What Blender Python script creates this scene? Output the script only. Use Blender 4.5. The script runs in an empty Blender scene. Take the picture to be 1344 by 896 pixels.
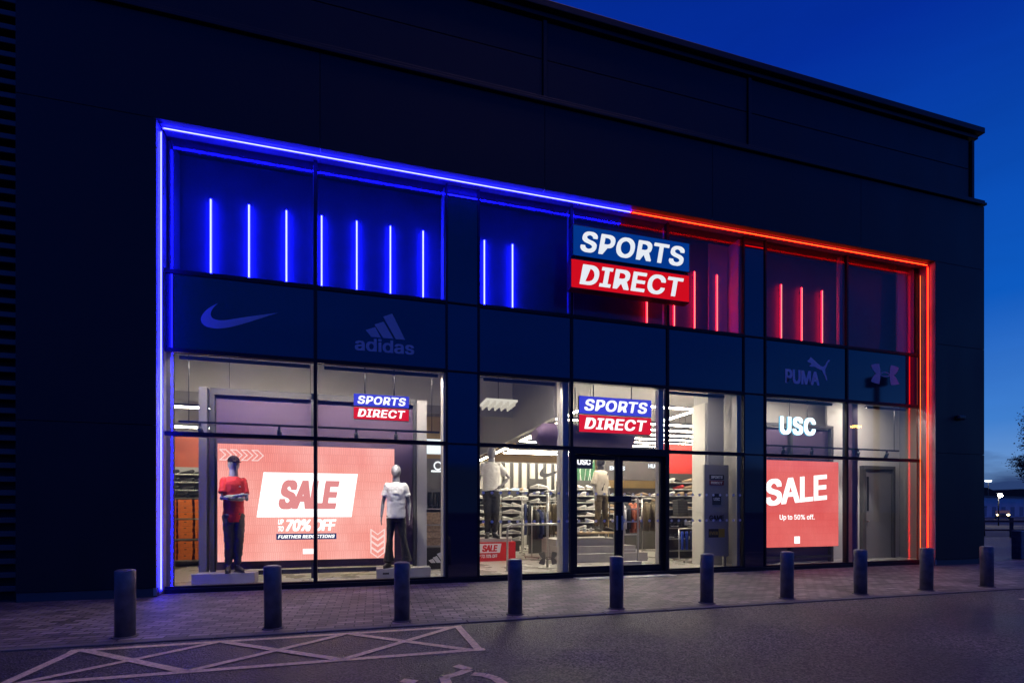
import bpy, bmesh, math, random
from mathutils import Vector, Matrix, noise as mnoise
R = math.radians
random.seed(7)
scene = bpy.context.scene
COL = scene.collection

# ------------------------------------------------------------------ camera
YAW = 15.605
CAM_Y, CAM_H = -9.0113, 1.35
cam_data = bpy.data.cameras.new('camera')
cam = bpy.data.objects.new('camera', cam_data); COL.objects.link(cam)
cam.location = (0, CAM_Y, CAM_H)
cam.rotation_euler = (R(90), 0, R(-YAW))
cam_data.lens = 17.491; cam_data.sensor_width = 36
cam_data.shift_y = 0.1652
cam_data.clip_start = 0.05; cam_data.clip_end = 2000
scene.camera = cam

# ------------------------------------------------------------------ view
scene.view_settings.view_transform = 'Standard'
scene.view_settings.look = 'None'
scene.view_settings.exposure = 0.0
scene.view_settings.gamma = 1.0
scene.render.engine = 'CYCLES'
cy = scene.cycles
cy.use_denoising = True
cy.use_light_tree = True
cy.max_bounces = 8; cy.diffuse_bounces = 3; cy.glossy_bounces = 4
cy.transparent_max_bounces = 12; cy.transmission_bounces = 4
cy.sample_clamp_indirect = 4.0
cy.caustics_reflective = False; cy.caustics_refractive = False
cy.use_adaptive_sampling = True; cy.adaptive_threshold = 0.012

# ------------------------------------------------------------------ dusk sky
world = bpy.data.worlds.new('World'); scene.world = world
world.use_nodes = True
wn, wl = world.node_tree.nodes, world.node_tree.links
wn.clear()
w_out = wn.new('ShaderNodeOutputWorld'); w_bg = wn.new('ShaderNodeBackground')
w_tc = wn.new('ShaderNodeTexCoord'); w_sep = wn.new('ShaderNodeSeparateXYZ')
wl.new(w_tc.outputs['Generated'], w_sep.inputs[0])
w_r = wn.new('ShaderNodeValToRGB')
cr = w_r.color_ramp
stops = [(0.0, (.020, .035, .10)), (.04, (.17, .33, .62)), (.13, (.050, .205, .60)),
         (.30, (.004, .100, .52)), (.62, (.001, .026, .33)), (1.0, (.0006, .011, .16))]
cr.elements[0].position = 0; cr.elements[0].color = (*stops[0][1], 1)
cr.elements[1].position = 1; cr.elements[1].color = (*stops[-1][1], 1)
for p, c in stops[1:-1]:
    e = cr.elements.new(p); e.color = (*c, 1)
wl.new(w_sep.outputs['Z'], w_r.inputs[0])
# a low bank of cloud on the horizon, with a soft ragged top
w_map = wn.new('ShaderNodeMapping'); w_map.inputs['Scale'].default_value = (2.2, 2.2, 9)
wl.new(w_tc.outputs['Generated'], w_map.inputs[0])
w_ns = wn.new('ShaderNodeTexNoise'); w_ns.inputs['Scale'].default_value = 1.6; w_ns.inputs['Detail'].default_value = 6
wl.new(w_map.outputs[0], w_ns.inputs[0])
w_m1 = wn.new('ShaderNodeMath'); w_m1.operation = 'MULTIPLY_ADD'
w_m1.inputs[1].default_value = .16; w_m1.inputs[2].default_value = -0.005
wl.new(w_ns.outputs[0], w_m1.inputs[0])
w_m2 = wn.new('ShaderNodeMath'); w_m2.operation = 'SUBTRACT'
wl.new(w_m1.outputs[0], w_m2.inputs[0]); wl.new(w_sep.outputs['Z'], w_m2.inputs[1])
w_mr = wn.new('ShaderNodeMapRange'); w_mr.inputs['From Min'].default_value = -.012; w_mr.inputs['From Max'].default_value = .012
wl.new(w_m2.outputs[0], w_mr.inputs[0])
w_mix = wn.new('ShaderNodeMixRGB'); w_mix.inputs[2].default_value = (.022, .048, .15, 1)
w_r2 = wn.new('ShaderNodeValToRGB'); c2 = w_r2.color_ramp       # the sky opposite the afterglow
c2.elements[0].color = (.004, .016, .085, 1); c2.elements[1].color = (.0006, .011, .16, 1)
e = c2.elements.new(.12); e.color = (.002, .050, .42, 1)
e = c2.elements.new(.35); e.color = (.001, .050, .50, 1)
wl.new(w_sep.outputs['Z'], w_r2.inputs[0])
w_dot = wn.new('ShaderNodeVectorMath'); w_dot.operation = 'DOT_PRODUCT'; w_dot.inputs[1].default_value = (.85, .52, 0)
wl.new(w_tc.outputs['Generated'], w_dot.inputs[0])
w_az = wn.new('ShaderNodeMapRange'); w_az.interpolation_type = 'SMOOTHSTEP'; w_az.inputs[1].default_value = -.3; w_az.inputs[2].default_value = .75
wl.new(w_dot.outputs['Value'], w_az.inputs[0])
w_mx2 = wn.new('ShaderNodeMixRGB'); wl.new(w_az.outputs[0], w_mx2.inputs[0])
wl.new(w_r2.outputs[0], w_mx2.inputs[1]); wl.new(w_r.outputs[0], w_mx2.inputs[2])
w_hz = wn.new('ShaderNodeTexNoise'); w_hz.inputs['Scale'].default_value = 2.0; w_hz.inputs['Detail'].default_value = 5; w_hz.inputs['Distortion'].default_value = .6
wl.new(w_map.outputs[0], w_hz.inputs[0])
w_hr = wn.new('ShaderNodeMapRange'); w_hr.inputs[1].default_value = .35; w_hr.inputs[2].default_value = .7; w_hr.inputs[3].default_value = .97; w_hr.inputs[4].default_value = 1.06
wl.new(w_hz.outputs[0], w_hr.inputs[0]); wl.new(w_hr.outputs[0], w_bg.inputs['Strength'])
wl.new(w_mr.outputs[0], w_mix.inputs[0]); wl.new(w_mx2.outputs[0], w_mix.inputs[1])
wl.new(w_mix.outputs[0], w_bg.inputs['Color'])
w_bg.inputs['Strength'].default_value = 1.0
wl.new(w_bg.outputs[0], w_out.inputs[0])

# one very weak broad sun added to stand in for car-park lamps and twilight
sun_d = bpy.data.lights.new('fill_sun', 'SUN'); sun_d.energy = 0.34
sun_d.angle = R(25); sun_d.color = (1.0, .60, .86)
sun = bpy.data.objects.new('fill_sun', sun_d); COL.objects.link(sun)
sun.rotation_euler = (R(3), R(12), R(0))

# ------------------------------------------------------------------ materials
def node_mat(name):
    m = bpy.data.materials.new(name); m.use_nodes = True
    return m, m.node_tree.nodes, m.node_tree.links, m.node_tree.nodes['Principled BSDF']
MATS = {}
def mat(name, col, rough=.6, metal=0., var=0., scale=8., bump=0., bscale=40., spec=.5):
    if name in MATS: return MATS[name]
    m, n, l, b = node_mat(name)
    b.inputs['Base Color'].default_value = (*col, 1)
    b.inputs['Roughness'].default_value = rough; b.inputs['Metallic'].default_value = metal
    b.inputs['Specular IOR Level'].default_value = spec
    if var or bump:
        tc = n.new('ShaderNodeTexCoord')
        ns = n.new('ShaderNodeTexNoise'); ns.inputs['Scale'].default_value = scale; ns.inputs['Detail'].default_value = 5
        l.new(tc.outputs['Object'], ns.inputs[0])
    if var:
        r = n.new('ShaderNodeValToRGB')
        r.color_ramp.elements[0].position = .3; r.color_ramp.elements[1].position = .7
        r.color_ramp.elements[0].color = (*[c*(1-var) for c in col], 1)
        r.color_ramp.elements[1].color = (*[min(1, c*(1+var)) for c in col], 1)
        l.new(ns.outputs[0], r.inputs[0]); l.new(r.outputs[0], b.inputs['Base Color'])
        mr = n.new('ShaderNodeMapRange'); mr.inputs[3].default_value = max(0, rough-.12*(var>0)); mr.inputs[4].default_value = min(1, rough+.12)
        l.new(ns.outputs[0], mr.inputs[0]); l.new(mr.outputs[0], b.inputs['Roughness'])
    if bump:
        n2 = n.new('ShaderNodeTexNoise'); n2.inputs['Scale'].default_value = bscale; n2.inputs['Detail'].default_value = 4
        l.new(tc.outputs['Object'], n2.inputs[0])
        bp = n.new('ShaderNodeBump'); bp.inputs['Strength'].default_value = bump; bp.inputs['Distance'].default_value = .02
        l.new(n2.outputs[0], bp.inputs['Height']); l.new(bp.outputs[0], b.inputs['Normal'])
    MATS[name] = m
    return m
def emit(name, col, s=1.):
    if name in MATS: return MATS[name]
    m = bpy.data.materials.new(name); m.use_nodes = True
    n, l = m.node_tree.nodes, m.node_tree.links
    n.clear(); o = n.new('ShaderNodeOutputMaterial'); e = n.new('ShaderNodeEmission')
    e.inputs[0].default_value = (*col, 1); e.inputs[1].default_value = s
    l.new(e.outputs[0], o.inputs[0]); MATS[name] = m
    return m
def glass(name, tint, ior=1.5, gain=1.0, rough=0.0):
    m = bpy.data.materials.new(name); m.use_nodes = True
    n, l = m.node_tree.nodes, m.node_tree.links
    n.clear(); o = n.new('ShaderNodeOutputMaterial')
    t = n.new('ShaderNodeBsdfTransparent'); t.inputs[0].default_value = (*tint, 1)
    g = n.new('ShaderNodeBsdfGlossy'); g.inputs['Roughness'].default_value = rough
    fr = n.new('ShaderNodeFresnel'); fr.inputs[0].default_value = ior
    mu = n.new('ShaderNodeMath'); mu.operation = 'MULTIPLY'; mu.inputs[1].default_value = gain; mu.use_clamp = True
    mx = n.new('ShaderNodeMixShader')
    ge = n.new('ShaderNodeNewGeometry'); mi = n.new('ShaderNodeMapRange')   # both faces of the pane reflect alike
    mi.inputs[3].default_value = ior; mi.inputs[4].default_value = 1/ior
    l.new(ge.outputs['Backfacing'], mi.inputs[0]); l.new(mi.outputs[0], fr.inputs[0])
    l.new(fr.outputs[0], mu.inputs[0]); l.new(mu.outputs[0], mx.inputs[0])
    l.new(t.outputs[0], mx.inputs[1]); l.new(g.outputs[0], mx.inputs[2]); l.new(mx.outputs[0], o.inputs[0])
    MATS[name] = m
    return m

def asphalt_mat():
    m, n, l, b = node_mat('asphalt')
    tc = n.new('ShaderNodeTexCoord')
    v = n.new('ShaderNodeTexVoronoi'); v.inputs['Scale'].default_value = 62
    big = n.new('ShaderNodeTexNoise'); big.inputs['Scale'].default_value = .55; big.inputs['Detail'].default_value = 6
    fine = n.new('ShaderNodeTexNoise'); fine.inputs['Scale'].default_value = 60; fine.inputs['Detail'].default_value = 6
    for x in (v, big, fine): l.new(tc.outputs['Object'], x.inputs['Vector'])
    r = n.new('ShaderNodeValToRGB')
    r.color_ramp.elements[0].color = (.028, .026, .027, 1); r.color_ramp.elements[1].color = (.21, .19, .175, 1)
    r.color_ramp.elements[0].position = .25; r.color_ramp.elements[1].position = 1.0
    l.new(v.outputs['Color'], r.inputs[0])
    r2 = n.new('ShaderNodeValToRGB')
    r2.color_ramp.elements[0].color = (.30, .30, .31, 1); r2.color_ramp.elements[1].color = (1.40, 1.33, 1.25, 1)  # patchy wear, its contrast raised to stand in for pools of lamplight
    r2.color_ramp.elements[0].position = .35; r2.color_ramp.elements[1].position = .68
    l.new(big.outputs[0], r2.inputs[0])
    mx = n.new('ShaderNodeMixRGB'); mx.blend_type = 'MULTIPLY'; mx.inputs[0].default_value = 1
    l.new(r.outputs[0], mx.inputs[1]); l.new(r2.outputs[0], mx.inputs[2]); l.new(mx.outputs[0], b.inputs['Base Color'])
    mr = n.new('ShaderNodeMapRange'); mr.inputs[1].default_value = .3; mr.inputs[2].default_value = .7
    mr.inputs[3].default_value = .42; mr.inputs[4].default_value = .72
    l.new(big.outputs[0], mr.inputs[0]); l.new(mr.outputs[0], b.inputs['Roughness'])
    ad = n.new('ShaderNodeMath'); ad.operation = 'ADD'
    l.new(v.outputs['Distance'], ad.inputs[0]); l.new(fine.outputs[0], ad.inputs[1])
    bp = n.new('ShaderNodeBump'); bp.inputs['Strength'].default_value = .8; bp.inputs['Distance'].default_value = .012
    l.new(ad.outputs[0], bp.inputs['Height']); l.new(bp.outputs[0], b.inputs['Normal'])
    return m
def paver_mat():
    m, n, l, b = node_mat('block_paving')
    tc = n.new('ShaderNodeTexCoord')
    br = n.new('ShaderNodeTexBrick')
    br.inputs['Scale'].default_value = 1; br.inputs['Brick Width'].default_value = .215; br.inputs['Row Height'].default_value = .108
    br.inputs['Mortar Size'].default_value = .009; br.inputs['Mortar Smooth'].default_value = .3; br.inputs['Bias'].default_value = 0
    br.inputs['Color1'].default_value = (.10, .084, .088, 1); br.inputs['Color2'].default_value = (.27, .22, .22, 1)
    br.inputs['Mortar'].default_value = (.018, .016, .018, 1)
    l.new(tc.outputs['Object'], br.inputs['Vector'])
    ns = n.new('ShaderNodeTexNoise'); ns.inputs['Scale'].default_value = 1.1; ns.inputs['Detail'].default_value = 7
    l.new(tc.outputs['Object'], ns.inputs[0])
    r2 = n.new('ShaderNodeValToRGB')
    r2.color_ramp.elements[0].color = (.6, .6, .6, 1); r2.color_ramp.elements[1].color = (1.2, 1.2, 1.2, 1)
    r2.color_ramp.elements[0].position = .35; r2.color_ramp.elements[1].position = .65
    l.new(ns.outputs[0], r2.inputs[0])
    mx = n.new('ShaderNodeMixRGB'); mx.blend_type = 'MULTIPLY'; mx.inputs[0].default_value = 1
    l.new(br.outputs['Color'], mx.inputs[1]); l.new(r2.outputs[0], mx.inputs[2]); l.new(mx.outputs[0], b.inputs['Base Color'])
    b.inputs['Roughness'].default_value = .62
    fine = n.new('ShaderNodeTexNoise'); fine.inputs['Scale'].default_value = 45; fine.inputs['Detail'].default_value = 5
    l.new(tc.outputs['Object'], fine.inputs[0])
    ad = n.new('ShaderNodeMath'); ad.operation = 'MULTIPLY_ADD'; ad.inputs[1].default_value = -1.2
    l.new(br.outputs['Fac'], ad.inputs[0]); l.new(fine.outputs[0], ad.inputs[2])
    bp = n.new('ShaderNodeBump'); bp.inputs['Strength'].default_value = .6; bp.inputs['Distance'].default_value = .01
    l.new(ad.outputs[0], bp.inputs['Height']); l.new(bp.outputs[0], b.inputs['Normal'])
    return m
def cladding_mat():
    m, n, l, b = node_mat('dark_cladding')
    tc = n.new('ShaderNodeTexCoord')
    ns = n.new('ShaderNodeTexNoise'); ns.inputs['Scale'].default_value = 1.3; ns.inputs['Detail'].default_value = 6
    mp = n.new('ShaderNodeMapping'); mp.inputs['Scale'].default_value = (1, 1, .35)
    l.new(tc.outputs['Object'], mp.inputs[0]); l.new(mp.outputs[0], ns.inputs[0])
    r = n.new('ShaderNodeValToRGB')
    r.color_ramp.elements[0].color = (.0075, .0075, .010, 1); r.color_ramp.elements[1].color = (.014, .014, .017, 1)
    r.color_ramp.elements[0].position = .3; r.color_ramp.elements[1].position = .7
    l.new(ns.outputs[0], r.inputs[0]); l.new(r.outputs[0], b.inputs['Base Color'])
    mr = n.new('ShaderNodeMapRange'); mr.inputs[3].default_value = .38; mr.inputs[4].default_value = .62
    l.new(ns.outputs[0], mr.inputs[0]); l.new(mr.outputs[0], b.inputs['Roughness'])
    b.inputs['Specular IOR Level'].default_value = .34
    n3 = n.new('ShaderNodeTexNoise'); n3.inputs['Scale'].default_value = .8; l.new(tc.outputs['Object'], n3.inputs[0])
    bp = n.new('ShaderNodeBump'); bp.inputs['Strength'].default_value = .25; bp.inputs['Distance'].default_value = .03
    l.new(n3.outputs[0], bp.inputs['Height']); l.new(bp.outputs[0], b.inputs['Normal'])
    return m

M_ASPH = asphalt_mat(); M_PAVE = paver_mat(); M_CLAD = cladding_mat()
M_KERB = mat('kerb_concrete', (.13, .12, .115), .85, var=.25, scale=3, bump=.4, bscale=60)
M_FRAME = mat('window_frame_black', (.009, .009, .011), .55, .0, spec=.3)
M_REVEAL = mat('reveal_metal', (.30, .30, .32), .46, .35, var=.25, scale=2.2)
M_BOLLARD = mat('bollard_grey', (.13, .13, .16), .40, .3, var=.34, scale=9, bump=.05)
M_PAINT = mat('road_paint', (.72, .56, .33), .7, var=.28, scale=26, bump=.4, bscale=80)
M_GCLEAR = glass('clear_glass', (.97, .975, .97), 1.5, 1.0)
M_GDARK = glass('tinted_glass', (.80, .80, .87), 1.6, .55, .12)
M_GSPAN = mat('spandrel_glass', (.006, .009, .03), .035, 0, spec=.95)
M_WHITEPAINT = mat('white_wall_paint', (.52, .50, .47), .7, var=.04, scale=2)
M_GREYPAINT = mat('grey_wall_paint', (.22, .21, .205), .75, var=.06, scale=2)
M_DGREY = mat('charcoal_paint', (.07, .068, .066), .6, var=.1, scale=3)
M_MAUVE = mat('mauve_grey_board', (.135, .085, .145), .7, var=.06, scale=1.5)
M_TAN = mat('tan_soffit', (.42, .29, .13), .7, var=.1, scale=2)
M_FLOOR = mat('pale_floor_tile', (.42, .40, .37), .28, var=.06, scale=1.2)
M_STEEL = mat('brushed_steel', (.55, .54, .52), .28, .9)
M_BLACKMET = mat('black_metal', (.015, .015, .017), .45, .3)
M_BLACKPL = mat('black_plastic', (.013, .013, .015), .4)
M_PLINTH = mat('grey_plinth', (.36, .34, .33), .6, var=.07, scale=4)
M_ORANGE = mat('orange_card', (.85, .20, .03), .65, var=.1, scale=5)
M_ORANGE2 = mat('dark_orange_card', (.42, .075, .015), .65)
M_MANNE = mat('mannequin_skin', (.20, .195, .215), .42, bump=.03, bscale=20)
M_WHITE = mat('white_cloth', (.74, .73, .72), .85, bump=.12, bscale=7)
M_REDCL = mat('red_cloth', (.55, .012, .018), .8, bump=.35, bscale=7)
M_BLACKCL = mat('black_cloth', (.022, .021, .023), .85, bump=.3, bscale=9)
M_CREAM = mat('cream_cloth', (.62, .56, .46), .85, bump=.3, bscale=9)
M_OLIVE = mat('olive_cloth', (.10, .075, .042), .9, var=.3, scale=9, bump=.3)
M_RUST = mat('rust_cloth', (.33, .09, .045), .85, var=.15)
M_NAVY = mat('navy_cloth', (.02, .03, .10), .85)
M_BLUECL = mat('blue_cloth', (.02, .06, .40), .8)
M_REDWALL = mat('red_wall', (.55, .04, .03), .6, var=.06)
M_RUSTWALL = mat('rust_wall', (.38, .08, .035), .65, var=.12, scale=3)
M_GREENWALL = mat('green_poster', (.035, .14, .06), .6, var=.5, scale=6)
M_WOOD = mat('pale_wood', (.52, .38, .22), .5, var=.15, scale=5)
M_SHOEW = mat('shoe_white', (.75, .74, .72), .6)
M_SHOEB = mat('shoe_black', (.02, .02, .022), .55)
M_SHOET = mat('shoe_tan', (.45, .32, .20), .7)
M_SHOER = mat('shoe_red', (.55, .03, .03), .6)
M_DARKSHOE = [M_SHOEB, M_SHOEW]
E_BLUE = emit('blue_neon', (.005, .005, 1.0), 85)
E_BCORE = emit('blue_neon_core', (.55, .62, 1.0), 2.2)
E_RCORE = emit('red_neon_core', (1.0, .42, .06), 1.25)
E_RED = emit('red_neon', (1.0, .004, .001), 9)
E_BBAR = emit('blue_led_bar', (.005, .006, 1.0), 125)
E_BBCORE = emit('blue_bar_core', (.62, .66, 1.0), 2.6)
E_RBCORE = emit('red_bar_core', (1.0, .46, .30), 1.7)
E_RBAR = emit('red_led_bar', (1.0, .005, .018), 15)
E_TUBE = emit('shop_tube_light', (1.0, .88, .69), 74)
E_WARM = emit('warm_strip_light', (1.0, .86, .60), 30)
E_SIGNW = emit('sign_white_face', (.88, .92, 1.0), .9)
E_SIGNB = emit('sign_blue_face', (.001, .042, .29), .85)
E_SIGNR = emit('sign_red_face', (.62, .004, .014), 1.0)
E_HANGB = emit('hanging_blue_face', (.065, .075, .85), .85)
E_HANGR = emit('hanging_red_face', (.84, .010, .018), .9)
E_HANGW = emit('hanging_white_face', (.95, .95, 1.0), 1.5)
E_COLD = emit('cold_white_letters', (.72, .92, 1.0), 2.6)
E_HALO = emit('cyan_letter_halo', (.16, .55, .80), .8)
E_SCRW = emit('screen_white', (1.0, .97, .96), 1.6)
E_SCRP = emit('screen_pink', (.86, .30, .30), 1.05)
E_SCRNAVY = emit('screen_navy', (.02, .04, .17), .9)
E_SCRL = emit('screen_line_white', (1.0, .70, .66), 1.15)
E_DOT = mat('white_vinyl', (.72, .72, .72), .6)
M_VINYL = mat('frosted_vinyl', (.46, .45, .55), .5)
M_VINYL2 = mat('pale_vinyl', (.66, .64, .74), .5)
M_LETTER = mat('white_print', (.8, .8, .8), .5)

def screen_mat(name, c0, c1, seed):
    """LED wall: the picture it shows is a red ground with faint rows of print and the module grid"""
    m = bpy.data.materials.new(name); m.use_nodes = True
    n, l = m.node_tree.nodes, m.node_tree.links
    n.clear(); o = n.new('ShaderNodeOutputMaterial'); e = n.new('ShaderNodeEmission')
    tc = n.new('ShaderNodeTexCoord')
    ns = n.new('ShaderNodeTexNoise'); ns.inputs['Scale'].default_value = .9; ns.inputs['Detail'].default_value = 2
    mp0 = n.new('ShaderNodeMapping'); mp0.inputs['Location'].default_value = (seed, 0, seed)
    l.new(tc.outputs['Object'], mp0.inputs[0]); l.new(mp0.outputs[0], ns.inputs[0])
    r = n.new('ShaderNodeValToRGB'); r.color_ramp.elements[0].position = .3; r.color_ramp.elements[1].position = .7
    r.color_ramp.elements[0].color = (*c0, 1); r.color_ramp.elements[1].color = (*c1, 1)
    l.new(ns.outputs[0], r.inputs[0])
    mp = n.new('ShaderNodeMapping'); mp.inputs['Rotation'].default_value = (R(90), 0, 0)
    l.new(tc.outputs['Object'], mp.inputs[0])
    br = n.new('ShaderNodeTexBrick'); br.inputs['Scale'].default_value = 1
    br.inputs['Brick Width'].default_value = .034; br.inputs['Row Height'].default_value = .17; br.inputs['Mortar Size'].default_value = .009
    br.inputs['Color1'].default_value = (1, 1, 1, 1); br.inputs['Color2'].default_value = (.93, .88, .88, 1); br.inputs['Mortar'].default_value = (.90, .80, .80, 1)
    l.new(mp.outputs[0], br.inputs['Vector'])
    mx = n.new('ShaderNodeMixRGB'); mx.blend_type = 'MULTIPLY'; mx.inputs[0].default_value = 1
    l.new(r.outputs[0], mx.inputs[1]); l.new(br.outputs[0], mx.inputs[2])
    l.new(mx.outputs[0], e.inputs[0]); e.inputs[1].default_value = 1.38
    l.new(e.outputs[0], o.inputs[0])
    return m
E_SCRA = screen_mat('led_wall_salmon', (.80, .26, .215), (.92, .46, .41), 3.1)
E_SCRB = screen_mat('led_wall_red', (.66, .10, .095), (.74, .165, .15), 8.4)

# ------------------------------------------------------------------ mesh helpers
class MB:
    def __init__(s): s.bm = bmesh.new(); s.mi = 0
    def box(s, x0, x1, y0, y1, z0, z1, bev=0):
        g = bmesh.ops.create_cube(s.bm, size=1)
        vs = g['verts']
        for v in vs:
            v.co = Vector(((x0+x1)/2+v.co.x*(x1-x0), (y0+y1)/2+v.co.y*(y1-y0), (z0+z1)/2+v.co.z*(z1-z0)))
        fs = {f for v in vs for f in v.link_faces}
        for f in fs: f.material_index = s.mi
        if bev:
            es = list({e for v in vs for e in v.link_edges})
            bmesh.ops.bevel(s.bm, geom=es, offset=bev, segments=2, affect='EDGES', profile=.5, material=-1)
        return s
    def cyl(s, x, y, z0, z1, r, r2=None, seg=20, bev=0):
        g = bmesh.ops.create_cone(s.bm, cap_ends=True, segments=seg, radius1=r, radius2=r if r2 is None else r2, depth=z1-z0)
        for v in g['verts']: v.co += Vector((x, y, (z0+z1)/2))
        fs = {f for v in g['verts'] for f in v.link_faces}
        for f in fs:
            f.material_index = s.mi; f.smooth = len(f.verts) == 4
        if bev:
            top = max(v.co.z for v in g['verts'])
            es = [e for e in {e for v in g['verts'] for e in v.link_edges} if all(abs(v.co.z-top) < 1e-5 for v in e.verts)]
            bmesh.ops.bevel(s.bm, geom=es, offset=bev, segments=3, affect='EDGES', profile=.5, material=-1)
        return s
    def tube(s, pts, rad, seg=8, flat=None, smooth=True):
        """swept tube through pts; rad a number or list; flat=(fu, fv) stretches the section"""
        pts = [Vector(p) for p in pts]
        if not hasattr(rad, '__len__'): rad = [rad]*len(pts)
        up = Vector((0, 0, 1)); rings = []
        for i, p in enumerate(pts):
            a = pts[max(0, i-1)]; b = pts[min(len(pts)-1, i+1)]
            t = (b-a).normalized()
            ref = Vector((0, 1, 0)) if abs(t.dot(up)) > .8 else up
            u = t.cross(ref).normalized(); w = t.cross(u).normalized()
            rr = rad[i]; ru, rw = rr if hasattr(rr, '__len__') else (rr, rr)
            rings.append([s.bm.verts.new(p+u*ru*math.cos(2*math.pi*k/seg)+w*rw*math.sin(2*math.pi*k/seg)) for k in range(seg)])
        for a, b in zip(rings, rings[1:]):
            for k in range(seg):
                f = s.bm.faces.new((a[k], a[(k+1) % seg], b[(k+1) % seg], b[k])); f.smooth = smooth; f.material_index = s.mi
        for r_ in (rings[0], rings[-1]):
            f = s.bm.faces.new(r_); f.material_index = s.mi
        return s
    def prism(s, poly, y0, y1):
        """polygon in x,z extruded from y0 to y1"""
        a = [s.bm.verts.new((x, y0, z)) for x, z in poly]; b = [s.bm.verts.new((x, y1, z)) for x, z in poly]
        for r_ in (a, b):
            f = s.bm.faces.new(r_); f.material_index = s.mi
        n = len(poly)
        for k in range(n):
            f = s.bm.faces.new((a[k], a[(k+1) % n], b[(k+1) % n], b[k])); f.material_index = s.mi
        return s
    def ball(s, c, r, sc=(1, 1, 1), seg=16):
        g = bmesh.ops.create_uvsphere(s.bm, u_segments=seg, v_segments=seg//2+2, radius=r)
        for v in g['verts']: v.co = Vector((c[0]+v.co.x*sc[0], c[1]+v.co.y*sc[1], c[2]+v.co.z*sc[2]))
        for f in {f for v in g['verts'] for f in v.link_faces}:
            f.smooth = True; f.material_index = s.mi
        return s
    def build(s, name, m, parent=None, loc=(0, 0, 0), rot=0):
        bmesh.ops.recalc_face_normals(s.bm, faces=s.bm.faces[:])
        me = bpy.data.meshes.new(name); s.bm.to_mesh(me); s.bm.free()
        for k in (m if isinstance(m, (list, tuple)) else [m]): me.materials.append(k)
        return link(name, me, parent, loc, rot)
def link(name, me, parent=None, loc=(0, 0, 0), rot=0):
    o = bpy.data.objects.new(name, me); COL.objects.link(o)
    o.location = loc; o.rotation_euler = (0, 0, rot)
    if parent: o.parent = parent
    return o
def tag(o, label, cat, group=None):
    o['label'] = label; o['category'] = cat
    if group: o['group'] = group
    return o
def thing(name, label, cat, loc=(0, 0, 0), rot=0, group=None):
    o = bpy.data.objects.new(name, None); COL.objects.link(o)
    o.empty_display_size = .1
    o.location = loc; o.rotation_euler = (0, 0, rot)
    return tag(o, label, cat, group)
def struct(o): o['kind'] = 'structure'; return o
def copy_tree(o, label, loc, rot=None, parent=None):
    c = o.copy(); COL.objects.link(c)
    if parent is None:
        c.location = loc; c['label'] = label
        if rot is not None: c.rotation_euler = (0, 0, rot)
    else: c.parent = parent
    for ch in o.children: copy_tree(ch, None, None, None, c)
    return c
ORD = ['first', 'second', 'third', 'fourth', 'fifth', 'sixth', 'seventh', 'eighth', 'ninth', 'tenth', 'eleventh', 'twelfth', 'thirteenth', 'fourteenth', 'fifteenth', 'sixteenth', 'seventeenth', 'eighteenth', 'nineteenth', 'twentieth']

try:
    FONT = bpy.data.fonts.load(bpy.utils.system_resource('DATAFILES', path='fonts')+'/Inter.woff2')   # Blender's own bundled face
except Exception:
    FONT = None
def text_mesh(body, bold=.02, shear=0., ext=.01, space=1.):
    cu = bpy.data.curves.new('lettering', 'FONT'); cu.body = body
    if FONT: cu.font = FONT
    cu.shear = shear; cu.extrude = ext; cu.resolution_u = 4; cu.space_character = space
    o = bpy.data.objects.new('lettering', cu); COL.objects.link(o)
    dg = bpy.context.evaluated_depsgraph_get(); dg.update()
    me = bpy.data.meshes.new_from_object(o.evaluated_get(dg))
    bpy.data.objects.remove(o); bpy.data.curves.remove(cu)
    me.materials.clear()
    if bold:                                      # heavier weight: the outline swept round a small ring
        bm = bmesh.new()
        for k, (ox, oy) in enumerate(((-1, -1), (-1, 0), (-1, 1), (0, 1), (1, 1), (1, 0), (1, -1), (0, -1), (0, 0))):
            n0 = len(bm.verts); bm.from_mesh(me); bm.verts.ensure_lookup_table()
            for v in bm.verts[n0:]:
                v.co.x += bold*(ox+shear*oy); v.co.y += bold*.62*oy
                if v.co.z > 0: v.co.z += ext*.012*(k+1)
        bm.to_mesh(me); bm.free()
    return me
def letters(name, body, m, x0, x1, z0, z1, y, parent=None, bold=.02, shear=0., depth=.01, space=1., fit=True):
    """lettering standing in the x-z plane at y (facing -y), fitted to a rectangle"""
    me = text_mesh(body, bold, shear, .5, space)
    xs = [v.co.x for v in me.vertices]; ys = [v.co.y for v in me.vertices]
    ax, bx, ay, by = min(xs), max(xs), min(ys), max(ys)
    for v in me.vertices:
        x = x0+(v.co.x-ax)/(bx-ax)*(x1-x0); z = z0+(v.co.y-ay)/(by-ay)*(z1-z0)
        yy = y-(v.co.z+.5)*depth
        v.co = Vector((x, yy, z))
    for k in (m if isinstance(m, (list, tuple)) else [m]): me.materials.append(k)
    me.update()
    bm = bmesh.new(); bm.from_mesh(me); bmesh.ops.recalc_face_normals(bm, faces=bm.faces[:]); bm.to_mesh(me); bm.free()
    return link(name, me, parent)

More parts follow.
